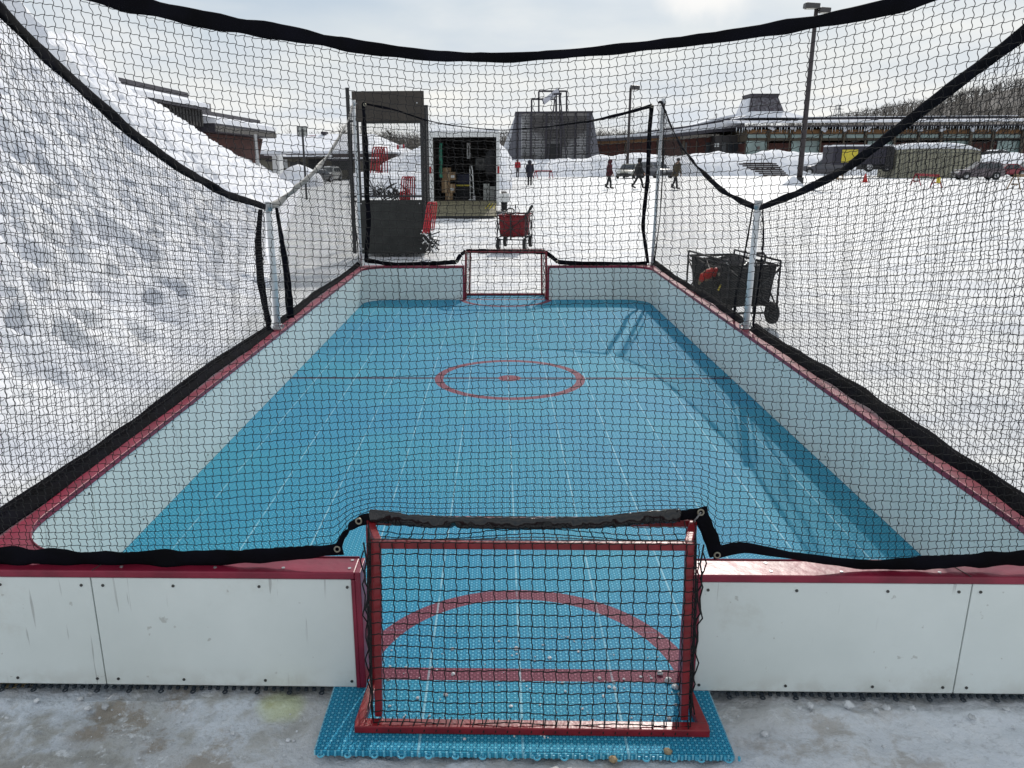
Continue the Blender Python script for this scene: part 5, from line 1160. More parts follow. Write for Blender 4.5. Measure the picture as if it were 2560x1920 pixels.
# ---- long low lodge on the right
YL = 112.
lodge = empty('lodge', AY(2100, 405, YL), 'long low brick lodge with snowy roofs and a square flared roof tower', 'building')
B(1862, 352, 2900, 400, YL+.6, 14, M_brick, 'wall', lodge)
B(1866, 318, 2900, 353, YL+.3, 14, M_beam, 'upper_wall', lodge)
cols_ = [1864, 1921, 1974, 2052, 2109, 2163, 2236, 2296, 2352, 2426, 2482, 2556, 2620, 2690, 2760, 2830]
for i in range(len(cols_)-1):
    x0, x1 = cols_[i], cols_[i+1]
    B(x0+4, 324, x1-3, 334, YL+.22, .1, M_orange, 'timber_band', lodge)
    w_ = B(x0+5, 336, x1-4, 345, YL+.15, .1, M_bglass, 'clerestory_window', lodge)
    mb = MB(); a = AY((x0+x1)/2+4, 345, YL+.1); b = AY((x0+x1)/2+5.5, 336, YL+.1); mb.span((a.x, YL+.1, a.z), (b.x, YL+.14, b.z)); q = mb.build('mullion', M_beam, None); q.parent = w_
    if i in (0, 2, 5, 8, 12):
        w_ = B(x0+3, 352, x1-3, 384, YL+.45, .1, M_bglass, 'window', lodge)
        a = AY((x0+x1)/2, 384, YL+.4); b = AY((x0+x1)/2+1.5, 352, YL+.4); q = MB().span((a.x, YL+.4, a.z), (b.x, YL+.44, b.z)).build('mullion', M_beam, None); q.parent = w_
    elif i in (10,): B(x0+8, 352, x1-2, 384, YL+.35, .1, M_bglass, 'window', lodge)
    B(x0-3, 318, x0+3, 400, YL-.1, .22, M_beam, 'column', lodge)
    # icicles and snow lumps at the column heads
    c = AY(x0+6, 322, YL-.5); mb = MB(); rg = random.Random(i)
    for k_ in range(5): mb.ball((c.x+rg.uniform(-.3, .5), YL-.5+rg.uniform(-.1, .1), c.z+rg.uniform(-.25, .25)), rg.uniform(.12, .25), 8, 5)
    mb.build('eave_snow', M_roofsnow, lodge, smooth=True)
B(1860, 345, 2900, 352, YL-.2, .8, M_beam, 'beam', lodge)
B(1842, 308, 2900, 318, YL-1.4, 16, M_fascia, 'gutter', lodge)
a = AY(1842, 308, YL-1.4); zr = a.z; xr2 = AY(2900, 308, YL).x
zb2 = AY(1990, 300, YL+5).z
MB().add([(a.x, YL-1.5, zr), (xr2, YL-1.5, zr), (xr2, YL-1.5, zr+.28), (a.x, YL-1.5, zr+.28), (a.x, YL+5, zb2), (xr2, YL+5, zb2), (xr2, YL+5, zb2-.3), (a.x, YL+5, zb2-.3)], [(0, 1, 2, 3), (3, 2, 5, 4), (4, 5, 6, 7), (7, 6, 1, 0), (0, 3, 4, 7), (1, 6, 5, 2)]).build('roof_snow', M_roofsnow, lodge)
B(1960, 292, 2548, 300, YL+5, 10, M_fascia, 'upper_roof', lodge); B(1962, 289.5, 2546, 292.5, YL+4.9, 10, M_roofsnow, 'upper_roof_snow', lodge)
rg = random.Random(5); mb = MB()
for i in range(150):
    x = a.x+(xr2-a.x)*i/150+rg.uniform(-.1, .1); l_ = rg.uniform(.15, .75); z0 = AY(2000, 318, YL-1.4).z; mb.tube([(x, YL-1.42, z0), (x, YL-1.42, z0-l_)], [.05, .008], 5)
mb.build('icicles', mat('ice', (.7, .74, .78), .2), lodge)
# lettering-free notices, flags
for x in (1905,): 
    q = B(x-3, 366, x+3, 374, YL+.38, .03, M_white, 'notice_board', lodge); 
# flared tower
Yt = 118.
def frus(p_tl, p_tr, p_bl, p_br, Y, dt, db, m, name, root):
    tl, tr2, bl, br = AY(*p_tl, Y), AY(*p_tr, Y), AY(*p_bl, Y), AY(*p_br, Y)
    vs = [(bl.x, Y-db, bl.z), (br.x, Y-db, br.z), (br.x, Y+db, br.z), (bl.x, Y+db, bl.z), (tl.x, Y-dt, tl.z), (tr2.x, Y-dt, tr2.z), (tr2.x, Y+dt, tr2.z), (tl.x, Y+dt, tl.z)]
    return MB().add(vs, [(0, 3, 2, 1), (4, 5, 6, 7), (0, 1, 5, 4), (1, 2, 6, 5), (2, 3, 7, 6), (3, 0, 4, 7)]).build(name, m, root)
frus((1869, 246), (1934, 246), (1858, 286), (1946, 286), Yt, 1.9, 2.6, mat('grey shingle', (.055, .045, .055), .75, var=.5, vscale=3, col2=(.16, .16, .18), lo=.3, hi=.6), 'tower', lodge)
frus((1866, 237), (1935, 237), (1867, 246), (1934, 246), Yt, 2.1, 2.05, M_fascia, 'tower_cap', lodge)
frus((1862, 250), (1869, 246), (1850, 288), (1876, 286), Yt+.2, 1.6, 2.5, M_roofsnow, 'tower_snow', lodge)
frus((1862, 281), (1948, 281), (1832, 298), (1990, 298), Yt, 2.6, 4.5, M_roofsnow, 'tower_skirt_snow', lodge)
# sloping wing running left
def slab(poly, Y, dep, m, name, root):  # outline given in surveyed directions at depth Y
    P_ = [AY(*p, Y) for p in poly]; return MB().yprism([(p.x, p.z) for p in P_], Y, Y+dep).build(name, m, root)
wing = empty('lodge_wing', AY(1600, 405, 118), 'lower brick wing with a long sloping snow roof, left of the roof tower', 'building')
slab([(1285, 357), (1690, 350), (1780, 342), (1862, 334), (1862, 400), (1285, 400)], 119, 12, M_brick, 'wall', wing)
slab([(1285, 347), (1560, 338), (1700, 322), (1800, 306), (1862, 294), (1862, 318), (1780, 323), (1650, 338), (1500, 347), (1285, 351)], 117.6, 13, M_roofsnow, 'roof_snow', wing)
slab([(1285, 351), (1500, 347), (1650, 338), (1780, 323), (1862, 318), (1864, 327), (1790, 330), (1700, 341), (1540, 352), (1285, 357)], 117.3, 13.5, M_fascia, 'gutter', wing)
slab([(1285, 357), (1540, 352), (1700, 341), (1700, 349), (1540, 360), (1285, 364)], 118.7, .5, M_orange, 'timber_band', wing)
slab([(1620, 327), (1740, 312), (1800, 300), (1862, 290), (1862, 297), (1800, 307), (1740, 320), (1620, 334)], 119.5, 9, M_fascia, 'upper_gutter', wing)
slab([(1740, 310), (1800, 293), (1850, 283), (1862, 289), (1800, 301), (1740, 317)], 120, 9, M_roofsnow, 'upper_roof_snow', wing)
for x0, x1 in ((1470, 1478), (1560, 1566), (1640, 1646), (1704, 1712), (1738, 1743)): B(x0, 352, x1, 400, 118.8, .15, M_beam, 'column', wing)
for x0, x1 in ((1712, 1718), (1764, 1776)): B(x0, 356, x1, 384, 118.85, .1, M_dkglass, 'window', wing)
for x, y in ((1770, 308), (1788, 302), (1812, 306)): B(x, y, x+7, y+9, 119, .8, M_fascia, 'roof_vent', wing)
# entrance
B(1784, 340, 1862, 402, 116.5, 3, mat('dark door surround', (.04, .035, .035), .6), 'entrance', wing)
for i, (x0, x1) in enumerate(((1802, 1816), (1818, 1832), (1834, 1846))): 
    d_ = B(x0, 356, x1, 390, 116.3, .12, M_dkglass, 'door', wing); q = B(x0+10, 372, x0+11.5, 376, 116.2, .06, M_chrome, 'door_handle', None); q.parent = d_
for x0, y0, x1, y1 in ((1786, 358, 1791, 367), (1793, 358, 1798, 367), (1848, 357, 1855, 367)): B(x0, y0, x1, y1, 116.35, .05, M_white, 'notice', wing)
B(1864, 352, 1912, 388, 111.6, .1, M_bglass, 'glazed_lobby', lodge)
q = B(1893, 366, 1900, 374, 111.5, .05, mat('dark sign frame', (.10, .07, .06), .5), 'wall_sign', lodge); r_ = B(1894.5, 367.5, 1898.5, 372.5, 111.46, .03, M_white, 'sign_face', None); r_.parent = q

# ---- slatted wedge building with the frame sculpture on top
YP = 108.
py = empty('slatted_pavilion', AY(1390, 400, YP), 'dark slatted pavilion with sloping ends behind the snow bank', 'building')
fr_tl, fr_tr, fr_bl, fr_br = (1290, 281), (1481, 278), (1268, 397), (1500, 396)
def at2(u, v, Y=YP):  # u across, v down on the front face
    t = (fr_tl[0]+(fr_tr[0]-fr_tl[0])*u, fr_tl[1]+(fr_tr[1]-fr_tl[1])*u); b = (1295+(1477-1295)*u, 398); return AY(t[0]+(b[0]-t[0])*v, t[1]+(b[1]-t[1])*v, Y)
tl, trr, bl, br = AY(*fr_tl, YP), AY(*fr_tr, YP), AY(*fr_bl, YP), AY(*fr_br, YP); bz = 0.
kx = (tl.z-bz)/(tl.z-bl.z); blx = tl.x+(bl.x-tl.x)*kx; brx = trr.x+(br.x-trr.x)*kx
D_ = 6.
MB().add([(tl.x+.7, YP+.15, tl.z), (trr.x-.1, YP+.15, tl.z), (trr.x-.1, YP+.15, 0), (tl.x+.7, YP+.15, 0), (tl.x+.7, YP+D_, tl.z), (trr.x-.1, YP+D_, tl.z), (trr.x-.1, YP+D_, 0), (tl.x+.7, YP+D_, 0)], [(0, 1, 2, 3), (4, 5, 6, 7), (0, 1, 5, 4), (1, 2, 6, 5), (2, 3, 7, 6), (3, 0, 4, 7)]).build('core_wall', mat('brown grey wall', (.24, .225, .22), .8, col2=(.85, .85, .87), vscale=.16, lo=.44, hi=.50), py)
for side, (xt, xb) in (('l', (tl.x, blx)), ('r', (trr.x, brx))):
    s_ = 1 if side == 'l' else -1
    MB().yprism([(xt, tl.z), (xb, 0), (xt+s_*.7, 0), (xt+s_*.7, tl.z)], YP, YP+D_).build('end_fin', mat('slate panel', (.11, .11, .13), .6), py)
    if side == 'l': MB().yprism([(xt-.05, tl.z-.2), (xb-1.5, 0), (xb, 0)], YP+1.5, YP+D_-1).build('drift_snow', M_roofsnow, py)
mb = MB(); nS = 30
for i in range(nS):
    z = 1.6+(tl.z-.35-1.6)*i/nS; mb.box(((tl.x+trr.x)/2+.3, YP+.05, z), (trr.x-tl.x-1.0, .10, .085))
mb.build('slats', mat('weathered slat', (.035, .032, .035), .7), py)
for u in (.02, .20, .40, .60, .785, .975):
    p = at2(u, 0); MB().span((p.x-.13, YP-.06, 0), (p.x+.13, YP-.01, tl.z-.1)).build('mullion', M_fascia, py)
MB().span((tl.x-.1, YP-.12, tl.z-.12), (trr.x+.1, YP+D_, tl.z+.1)).build('roof_edge', M_fascia, py)
p = AY(1368, 360, YP-.2); p2 = AY(1404, 398, YP-.2); MB().span((p.x, YP-.2, 0), (p2.x, YP-.07, p.z)).build('doorway', M_blackm, py)
# frame sculpture / pump jack silhouette
fs_ = empty('roof_sculpture', AY(1390, 279, YP+2), 'black open frames and tilted white beam on legs above the slatted pavilion', 'sculpture')
def L3(x, y, Y=YP-.6): return AY(x, y, Y)
def pb(name, p, q, w_, m): MB().beam(L3(*p), L3(*q), w_, w_, (0, 1, 0)).build(name, m, fs_)
YQ = YP+3
for a_, b_ in (((1347, 280), (1347, 228)), ((1347, 228), (1417, 228)), ((1416.5, 228), (1416.5, 280)), ((1329, 280), (1329, 248)), ((1329, 248), (1388, 248)), ((1390, 248), (1390, 280))):
    MB().beam(AY(*a_, YQ), AY(*b_, YQ), .22, .22, (0, 1, 0)).build('frame_bar', M_fascia, fs_)
for a_, b_ in (((1388, 237), (1366, 396)), ((1391, 237), (1394, 396)), ((1400, 237), (1421, 396)), ((1398, 237), (1404, 396))):
    MB().beam(AY(*a_, YP-1.2), Vector((AY(*b_, YP-1.2).x, YP-1.2, 0)), .16, .16, (0, 1, 0)).build('leg', M_fascia, fs_)
MB().beam(AY(1383, 236, YP-1.2), AY(1404, 234, YP-1.2), .4, .25).build('pivot', M_fascia, fs_)
MB().beam(AY(1358, 256, YP-1.2), AY(1396, 226, YP-1.2), .35, .62).build('walking_beam', mat('pale beam', (.45, .45, .50), .5), fs_); MB().beam(AY(1357, 259, YP-1.25), AY(1397, 222, YP-1.25), .12, .14).build('beam_edge', M_fascia, fs_)

# ---- left building along the snow pile
LX = -18.5
def xz(px, py, X=LX): return AX(px, py, X)
lb = empty('timber_hall', (LX, 50, 0), 'dark clad and brick hall with stepped snowy roofs, behind the snow pile', 'building')
p1a, p1b = xz(330, 210), xz(506, 256)
z_top1 = xz(468, 238).z; z_f1 = xz(503, 275).z; z_c1 = xz(504, 317).z; Ya, Yb_ = 22, xz(506, 300).y
MB().span((LX-12, Ya, z_c1), (LX, Yb_, z_f1-.03)).build('cladding', M_clad, lb)
def corrugate(x0, dx, ya, yb, n, z0, z1, m, root):
    pts = [(x0-.05, ya), (x0-.05, yb)]
    for i in range(n-1, -1, -1):
        yy = ya+(yb-ya)*(i+.5)/n; h_ = (yb-ya)/n*.3; pts += [(x0, yy+h_), (x0+dx, yy+h_*.9), (x0+dx, yy-h_*.9), (x0, yy-h_)]
    MB().prism(pts, z0, z1).build('ribbed_facing', m, root)
corrugate(LX+.01, .08, Ya, Yb_, 60, z_c1+.02, z_f1-.10, mat('dark batten', (.02, .018, .018), .7), lb)
MB().span((LX-12, Ya, z_f1-.04), (LX+.35, Yb_+.3, z_f1+.10)).build('fascia', M_fascia, lb)
XU = LX-3.4; u0 = xz(295, 205, XU); u1 = xz(468, 243, XU); zu = (u0.z+u1.z)/2
MB().add([(LX+.4, Ya, z_f1+.11), (LX+.4, Yb_+.35, z_f1+.11), (LX+.4, Yb_+.35, z_f1+.35), (LX+.4, Ya, z_f1+.35), (XU, u1.y, zu-.05), (XU, Ya, zu-.05), (XU, Yb_+.35, z_f1+.5), (XU, Ya, z_f1+.11), (XU, Yb_+.35, z_f1+.11)], [(0, 1, 2, 3), (3, 2, 6, 4), (3, 4, 5), (0, 3, 5, 7), (1, 8, 6, 2), (0, 7, 8, 1)]).build('roof_snow', M_roofsnow, lb)
MB().span((XU-.5, 16, zu-.05), (XU+.05, u1.y+.1, zu+.28)).build('upper_roof', M_fascia, lb); MB().span((XU-6, 16, z_f1), (XU-.5, u1.y, zu)).build('upper_wall', M_clad, lb)
MB().span((LX-4.6, xz(502, 260, LX-4).y, z_f1-.5), (LX-4.0, xz(527, 262, LX-4).y, AX(515, 257, LX-4.).z)).build('chimney', mat('grey brick', (.22, .21, .21), .8, var=.3), lb)
lb2 = empty('brick_hall', (LX, 60, 0), 'lower red brick hall with dark eave and white downpipe, beside the snow pile end', 'building')
Yc, Yd = Yb_+.4, xz(671, 340).y; zt2_ = xz(649, 308).z; zf2 = xz(671, 329).z; zc2 = xz(671, 346).z
MB().span((LX-10, Yc, zc2), (LX+.6, Yd, zf2)).build('fascia', M_fascia, lb2)
corrugate(LX+.61, .07, Yc, Yd, 50, zc2+.05, zf2-.15, mat('grey batten', (.14, .13, .12), .7), lb2)
MB().span((LX-9, Yc, 0), (LX-.4, Yd-1.6, zc2-.03)).build('wall', M_brick, lb2)
MB().add([(LX-.4, Yd-1.59, zc2-.04), (LX-.4, Yd-.2, zc2-.04), (LX-.4, Yd-1.59, zc2-1.6), (LX-6, Yd-1.59, zc2-.04), (LX-6, Yd-.2, zc2-.04), (LX-6, Yd-1.59, zc2-1.6)], [(0, 1, 2), (3, 5, 4), (0, 3, 4, 1), (1, 4, 5, 2), (2, 5, 3, 0)]).build('bracket', M_brick, lb2)
X2 = LX-2.8; v1 = xz(649, 309, X2); v0 = xz(504, 285, X2); zv = (v0.z+v1.z)/2
MB().add([(LX+.65, Yc, zf2), (LX+.65, Yd+.1, zf2), (LX+.65, Yd+.1, zf2+.3), (LX+.65, Yc, zf2+.3), (X2, v1.y, zv), (X2, Yc, zv), (X2, Yd+.1, zf2+.45), (X2, Yc, zf2), (X2, Yd+.1, zf2)], [(0, 1, 2, 3), (3, 2, 6, 4), (3, 4, 5), (0, 3, 5, 7), (1, 8, 6, 2), (0, 7, 8, 1)]).build('roof_snow', M_roofsnow, lb2)
MB().span((X2-.4, Yc-1, zv-.05), (X2+.05, v1.y+.1, zv+.28)).build('upper_roof', M_fascia, lb2)
MB().tube([xz(637, 336, LX+.75), Vector((LX+.75, xz(643, 380, LX+.75).y, .2))], .14, 8).build('downpipe', M_galv, lb2)

# ---- low building with the big snow roof, straight ahead left
YB = 86.
sb = empty('snow_roof_building', AY(820, 410, YB), 'low beige building under one wide blue shaded snow roof', 'building')
a = AY(600, 377, YB); b = AY(935, 377, YB); c = AY(935, 335, YB+9); d = AY(996, 380, YB); e0 = AY(600, 334, YB+9)
MB().add([(a.x, YB, a.z), (b.x, YB, b.z), (c.x, YB+9, c.z), (e0.x, YB+9, e0.z), (a.x, YB, a.z-.35), (b.x, YB, b.z-.35), (c.x, YB+9, c.z-.35), (e0.x, YB+9, e0.z-.35)], [(0, 1, 2, 3), (4, 5, 6, 7), (0, 1, 5, 4), (1, 2, 6, 5), (2, 3, 7, 6), (3, 0, 4, 7)]).build('roof_snow', M_roofsnow, sb)
MB().add([(b.x, YB, b.z), (d.x, YB+2, d.z), (d.x+1, YB+12, d.z), (c.x, YB+9, c.z), (b.x, YB, b.z-.3), (d.x, YB+2, d.z-.3), (d.x+1, YB+12, d.z-.3), (c.x, YB+9, c.z-.3)], [(0, 1, 2, 3), (4, 5, 6, 7), (0, 1, 5, 4), (1, 2, 6, 5), (2, 3, 7, 6), (3, 0, 4, 7)]).build('gable_snow', M_roofsnow, sb)
MB().span((a.x, YB-.1, a.z-.75), (d.x-.3, YB+8, a.z-.36)).build('eave', mat('dark timber eave', (.05, .035, .035), .7), sb)
MB().span((a.x, YB+1.2, 0), (d.x-2, YB+9, a.z-.8)).build('wall', mat('beige wall', (.22, .20, .16), .8, var=.25, vscale=1), sb)
for x0, x1, y0, y1, m_, nm in ((702, 718, 398, 420, M_white, 'door'), (726, 762, 405, 425, M_dkglass, 'window'), (772, 812, 398, 425, M_dkglass, 'window'), (830, 880, 398, 425, M_dkglass, 'window'), (930, 975, 388, 410, mat('red brown wall', (.12, .03, .02), .8), 'side_wall')): B(x0, y0, x1, y1, YB+1.1, .08, m_, nm, sb)
B(696, 387, 816, 392, YB-3, 4, M_roofsnow, 'porch_snow', sb); B(698, 392, 816, 396, YB-3, 4, M_clad, 'porch_eave', sb)
for x in (700, 745, 812): B(x, 396, x+3, 440, YB-2.9, .3, M_clad, 'porch_post', sb)
B(818, 393, 940, 397, YB-2, 3, M_roofsnow, 'ledge_snow', sb); B(818, 397, 940, 402, YB-2, 3, M_fascia, 'ledge', sb)
B(802, 329, 814, 335, YB+8, 1.5, M_fascia, 'roof_vent', sb)
kq = empty('site_hut', AY(688, 400, 66), 'small white hut with a snowy top behind the snow pile', 'hut')
B(683, 388, 697, 440, 66, 1.2, M_white, 'hut_wall', kq, .03); B(660, 386, 700, 389, 65.8, 1.8, M_roofsnow, 'hut_snow', kq); B(664, 399, 683, 404, 66.2, .5, M_fascia, 'hut_shelf', kq)

# ---- basketball hoop
hp = empty('basketball_hoop', Vector((AY(758, 340, 38).x, 38, 0)), 'basketball hoop with clear backboard seen from behind, before the snow roof', 'basketball hoop')
M_bb = mat('cloudy backboard', (.42, .43, .40), .3); A = AY(744, 339, 38); Bq = AY(767, 316, 38)
MB().span((A.x, 38, A.z), (Bq.x, 38.02, Bq.z)).build('backboard', M_bb, hp)
mb = MB()
for t in (0, .5, 1): x = A.x+(Bq.x-A.x)*t; mb.beam((x, 37.98, A.z), (x, 37.98, Bq.z), .025, .025, (0, 1, 0)); z = A.z+(Bq.z-A.z)*t; mb.beam((A.x, 37.98, z), (Bq.x, 37.98, z), .025, .025)
mb.build('board_frame', M_fascia, hp)
pc = AY(758, 340, 38); MB().tube([(pc.x, 37.9, 0), (pc.x, 37.9, A.z+.3)], .05, 10).build('pole', M_blackm, hp); mb = MB(); mb.tube([(Bq.x+.15+.2*math.cos(t), 38.3+.2*math.sin(t), A.z+.0) for t in np.linspace(0, 6.28, 15)[:-1]], .01, 5, closed=True); mb.build('rim', M_red, hp)
# ---- transmission tower, far away
tw = empty('transmission_tower', AY(2091, 300, 300), 'distant pale lattice transmission tower on the wooded skyline', 'tower')
c = AY(2091, 300, 300); tz = AY(2091, 262, 300).z; mb = MB()
for sx in (-1, 1):
    for sy in (-1, 1): mb.tube([(c.x+sx*1.8, 300+sy*1.8, 8), (c.x+sx*.5, 300+sy*.5, tz)], .13, 4)
for i in range(7):
    z = 9+(tz-9)*i/7; w_ = 1.8-1.3*i/7; mb.tube([(c.x-w_, 298.5, z), (c.x+w_*.8, 298.5, z+2)], .09, 4); mb.tube([(c.x+w_, 298.5, z), (c.x-w_*.8, 298.5, z+2)], .09, 4)
for z in (tz-1.5, tz-3.5, tz-5.5): mb.tube([(c.x-2.2, 300, z), (c.x+2.2, 300, z)], .11, 4)
mb.build('lattice', mat('hazy steel', (.30, .31, .33), .6), tw)
# ---- flag behind the cage
fg = empty('flag', AY(1010, 392, 60), 'small red and white flag on a pole behind the cage cart', 'flag')
p = AY(1012, 392, 60); q = AY(1012, 360, 60); MB().tube([Vector((p.x, 60, 0)), q], .03, 6).build('flag_pole', M_galv, fg)
def fpan(u0, u1, m_, nm):
    V_ = []
    for i in range(7):
        u = u0+(u1-u0)*i/6; 
        for z in (0, -.30): V_.append((q.x-u, 60+.05*math.sin(u*9), q.z+z-.12*u))
    MB().add(V_, [(2*i, 2*i+2, 2*i+3, 2*i+1) for i in range(6)]).build(nm, m_, fg).modifiers.new('s', 'SOLIDIFY').thickness = .01
fpan(0, .15, M_redpaint, 'flag_edge'); fpan(.15, .45, M_white, 'flag_centre'); fpan(.45, .6, M_redpaint, 'flag_edge')

# ---- dark trailer with yellow poster, beige ribbed shelter
YD = 80.
bt = empty('parked_trailer', AY(2150, 430, YD), 'dark box trailer with a yellow poster on its side and snow on top', 'trailer')
B(2080, 366, 2236, 412, YD, 2.6, mat('dark navy trailer', (.018, .014, .03), .45, var=.3), 'body', bt, .04)
B(2160, 411, 2234, 424, YD+.4, 1.8, M_blackm, 'undercarriage', bt)
B(2084, 361.5, 2236, 366.5, YD+.05, 2.5, M_roofsnow, 'roof_snow', bt, .06)
B(2212, 368, 2238, 422, YD-.08, .1, mat('black tarp', (.012, .010, .012), .6), 'cab_panel', bt)
ps = B(2103, 374, 2146, 406, YD-.05, .04, M_yellow, 'poster', bt)
q = B(2103, 374, 2111, 406, YD-.075, .02, mat('orange stripe', (.40, .09, .02), .6), 'poster_edge', None); q.parent = ps
mb = MB()
for x0, y0, x1, y1 in ((2115, 383, 2140, 385), (2126, 376, 2128, 390), (2118, 392, 2130, 394), (2120, 396, 2124, 404), (2128, 396, 2132, 404), (2119, 399, 2133, 400.5)):
    a = AY(x0, y1, YD-.08); b = AY(x1, y0, YD-.08); mb.span((a.x, YD-.08, a.z), (b.x, YD-.06, b.z))
q = mb.build('poster_print', M_blackm, None); q.parent = ps
for x in (2172, 2216): c = AY(x, 420, YD+.3); wheel(bt, (c.x-bt.location.x, c.y-bt.location.y, .5), .5, .3, 'Y').name = 'wheel'
bs = empty('beige_shelter', AY(2340, 430, YD), 'beige ribbed fabric shelter with rounded snowy top', 'shelter')
a = AY(2237, 425, YD); b = AY(2446, 425, YD); ztp = AY(2340, 366, YD).z; mb = MB(); rings = []
nr_ = 60
for i in range(nr_+1):
    x = a.x+(b.x-a.x)*i/nr_; k_ = .05*abs(math.sin(i*math.pi/2.0)); h_ = ztp*(1-.06*(abs(i/nr_-.45)*2)**3)-k_
    rings.append([(x, YD+k_, 0), (x, YD+k_, h_*.82), (x, YD+.25, h_*.94), (x, YD+1.2, h_), (x, YD+2.4, h_), (x, YD+3.4, h_*.94), (x, YD+3.6, h_*.8), (x, YD+3.6, 0)])
mb.loft(rings).build('cover', mat('beige tarpaulin', (.36, .34, .25), .7, var=.25, vscale=1.5), bs)
mb = MB()
for i in range(0, nr_+1, 3): x = a.x+(b.x-a.x)*i/nr_; mb.tube([(x, YD-.04, .05), (x, YD-.04, ztp*.82), (x, YD+.22, ztp*.95)], .035, 5)
mb.tube([(a.x, YD-.05, ztp*.80), (b.x, YD-.05, ztp*.80)], .04, 5); mb.build('ribs', mat('grey green rib', (.13, .13, .11), .6), bs)
rings = []
for i in range(25):
    x = a.x+(b.x-a.x)*i/24; h_ = ztp*(1-.06*(abs(i/24-.45)*2)**3); t_ = .32*(1-abs(i/12-1)**4)+.05+.06*mnoise.noise(Vector((i*.4, 0, 3)))
    rings.append([(x, YD+.15, h_*.93), (x, YD+.15, h_*.95+t_*.4), (x, YD+1.0, h_+t_), (x, YD+2.6, h_+t_), (x, YD+3.4, h_*.94)])
MB().loft(rings).build('snow_cover', M_roofsnow, bs, smooth=True)

# ================================================================== hills, woods, trees
def hill_z(x, y):
    if y < 150: return 0
    f = min(1, (y-150)/150); top = float(np.interp(x, [-400, -60, 0, 40, 70, 100, 125, 145, 160, 185, 230, 300, 600], [6, 7, 7, 8, 10, 11, 14, 18, 20, 26, 33, 36, 30]))
    return top*f**1.3*(1 if y < 320 else max(0, 1-(y-320)/200))
vs = []; hx = np.linspace(-300, 420, 100); hy = np.linspace(149, 520, 40)
for y in hy:
    for x in hx: vs.append((x, y, hill_z(x, y)-.3+1.2*mnoise.noise(Vector((x*.02, y*.02, 1)))*min(1, (y-149)/60)))
o = MB().add(vs, [(j*100+i, j*100+i+1, (j+1)*100+i+1, (j+1)*100+i) for j in range(39) for i in range(99)]).build('hills', mat('wooded snowy hill', (.17, .155, .145), .9, col2=(.10, .09, .08), vscale=.05), smooth=True)
tag(o, kind='structure', label='low wooded hills on the skyline, rising to the right')
def tree_geo(mb, x, y, z, h, rg, n=12, tw=.055):
    """bare winter tree: tapering stem and crossed thin limbs"""
    def blade(p, q, w0):
        p = Vector(p); q = Vector(q); s_ = Vector((w0, 0, 0)); mb.add([p-s_, p+s_, q+s_*.2, q-s_*.2], [(0, 1, 2, 3)])
    top = (x+rg.uniform(-.4, .4), y, z+h); blade((x, y, z), (x, y, z+h*.72), tw*1.8)
    for i in range(n):
        f = rg.uniform(.25, .95); a = rg.uniform(0, 6.28); l_ = h*(1-f)*rg.uniform(.35, .8)+.5
        p = (x+(top[0]-x)*f, y, z+h*f); q = (p[0]+math.cos(a)*l_*.95, y+math.sin(a)*l_*.6, p[2]+l_*.75); blade(p, q, tw)
        for k_ in range(2):
            t = rg.uniform(.3, .9); p2 = tuple(p[j]+(q[j]-p[j])*t for j in range(3)); blade(p2, (p2[0]+rg.uniform(-1, 1)*l_*.35, p2[1], p2[2]+l_*rg.uniform(.2, .5)), tw*.6)
rg = random.Random(11)
for nm, n_, ylo, yhi, xlo, xhi, hh, lab in (('far_wood', 6500, 165, 330, 60, 330, (2.6, 5.2), 'grey brown leafless wood covering the hill on the right'), ('far_wood', 1700, 150, 230, -75, 75, (5., 8.2), 'leafless tree belt behind the trailer and the pavilion')):
    mb = MB()
    for i in range(n_):
        y = rg.uniform(ylo, yhi)**1; x = rg.uniform(xlo, xhi)
        if nm and xlo > 0 and x/y > .95: continue
        tree_geo(mb, x, y, hill_z(x, y)-.5, rg.uniform(*hh)*(.75 if xlo < 0 and x < -45 else 1), rg, 6 if xlo > 0 else 10, .075 if xlo > 0 else .06)
    o = mb.build(nm, mat('winter twigs', (.13, .115, .10), .9, col2=(.20, .18, .16), vscale=.08)); tag(o, kind='stuff', label=lab)
def solo_tree(px, py_top, Y, label, h=None, wide=1.):
    t = AY(px, py_top, Y); root = empty('bare_tree', (t.x, Y, 0), label, 'tree', 'single leafless trees'); H_ = t.z; rg = random.Random(int(px)); tm = mat('bark', (.07, .06, .05), .9)
    MB().tube([(t.x, Y, 0), (t.x+.05, Y, H_*.5), (t.x, Y, H_*.95)], [.16, .10, .02], 8).build('trunk', tm, root, smooth=True)
    mb = MB()
    for i in range(46):
        f = rg.uniform(.3, .92); a = rg.uniform(0, 6.28); l_ = H_*(1.05-f)*rg.uniform(.4, .75)*wide; p = Vector((t.x, Y, H_*f)); q = p+Vector((math.cos(a)*l_*.7, math.sin(a)*l_*.7, l_*.75)); mb.tube([p, p.lerp(q, .5)+Vector((0, 0, -.05*l_)), q], [.04, .025, .008], 4)
        for k_ in range(5):
            s_ = p.lerp(q, rg.uniform(.3, 1)); mb.tube([s_, s_+Vector((rg.uniform(-1, 1), rg.uniform(-1, 1), rg.uniform(.2, 1)))*l_*.3], [.014, .004], 3)
    mb.build('crown', tm, root)
solo_tree(855, 304, 100, 'bare tree above the low roof, left of the cage cart'); solo_tree(905, 312, 104, 'bare tree seen through the cage cart posts'); solo_tree(975, 322, 105, 'bare tree seen through the cage cart mesh', wide=1.2)
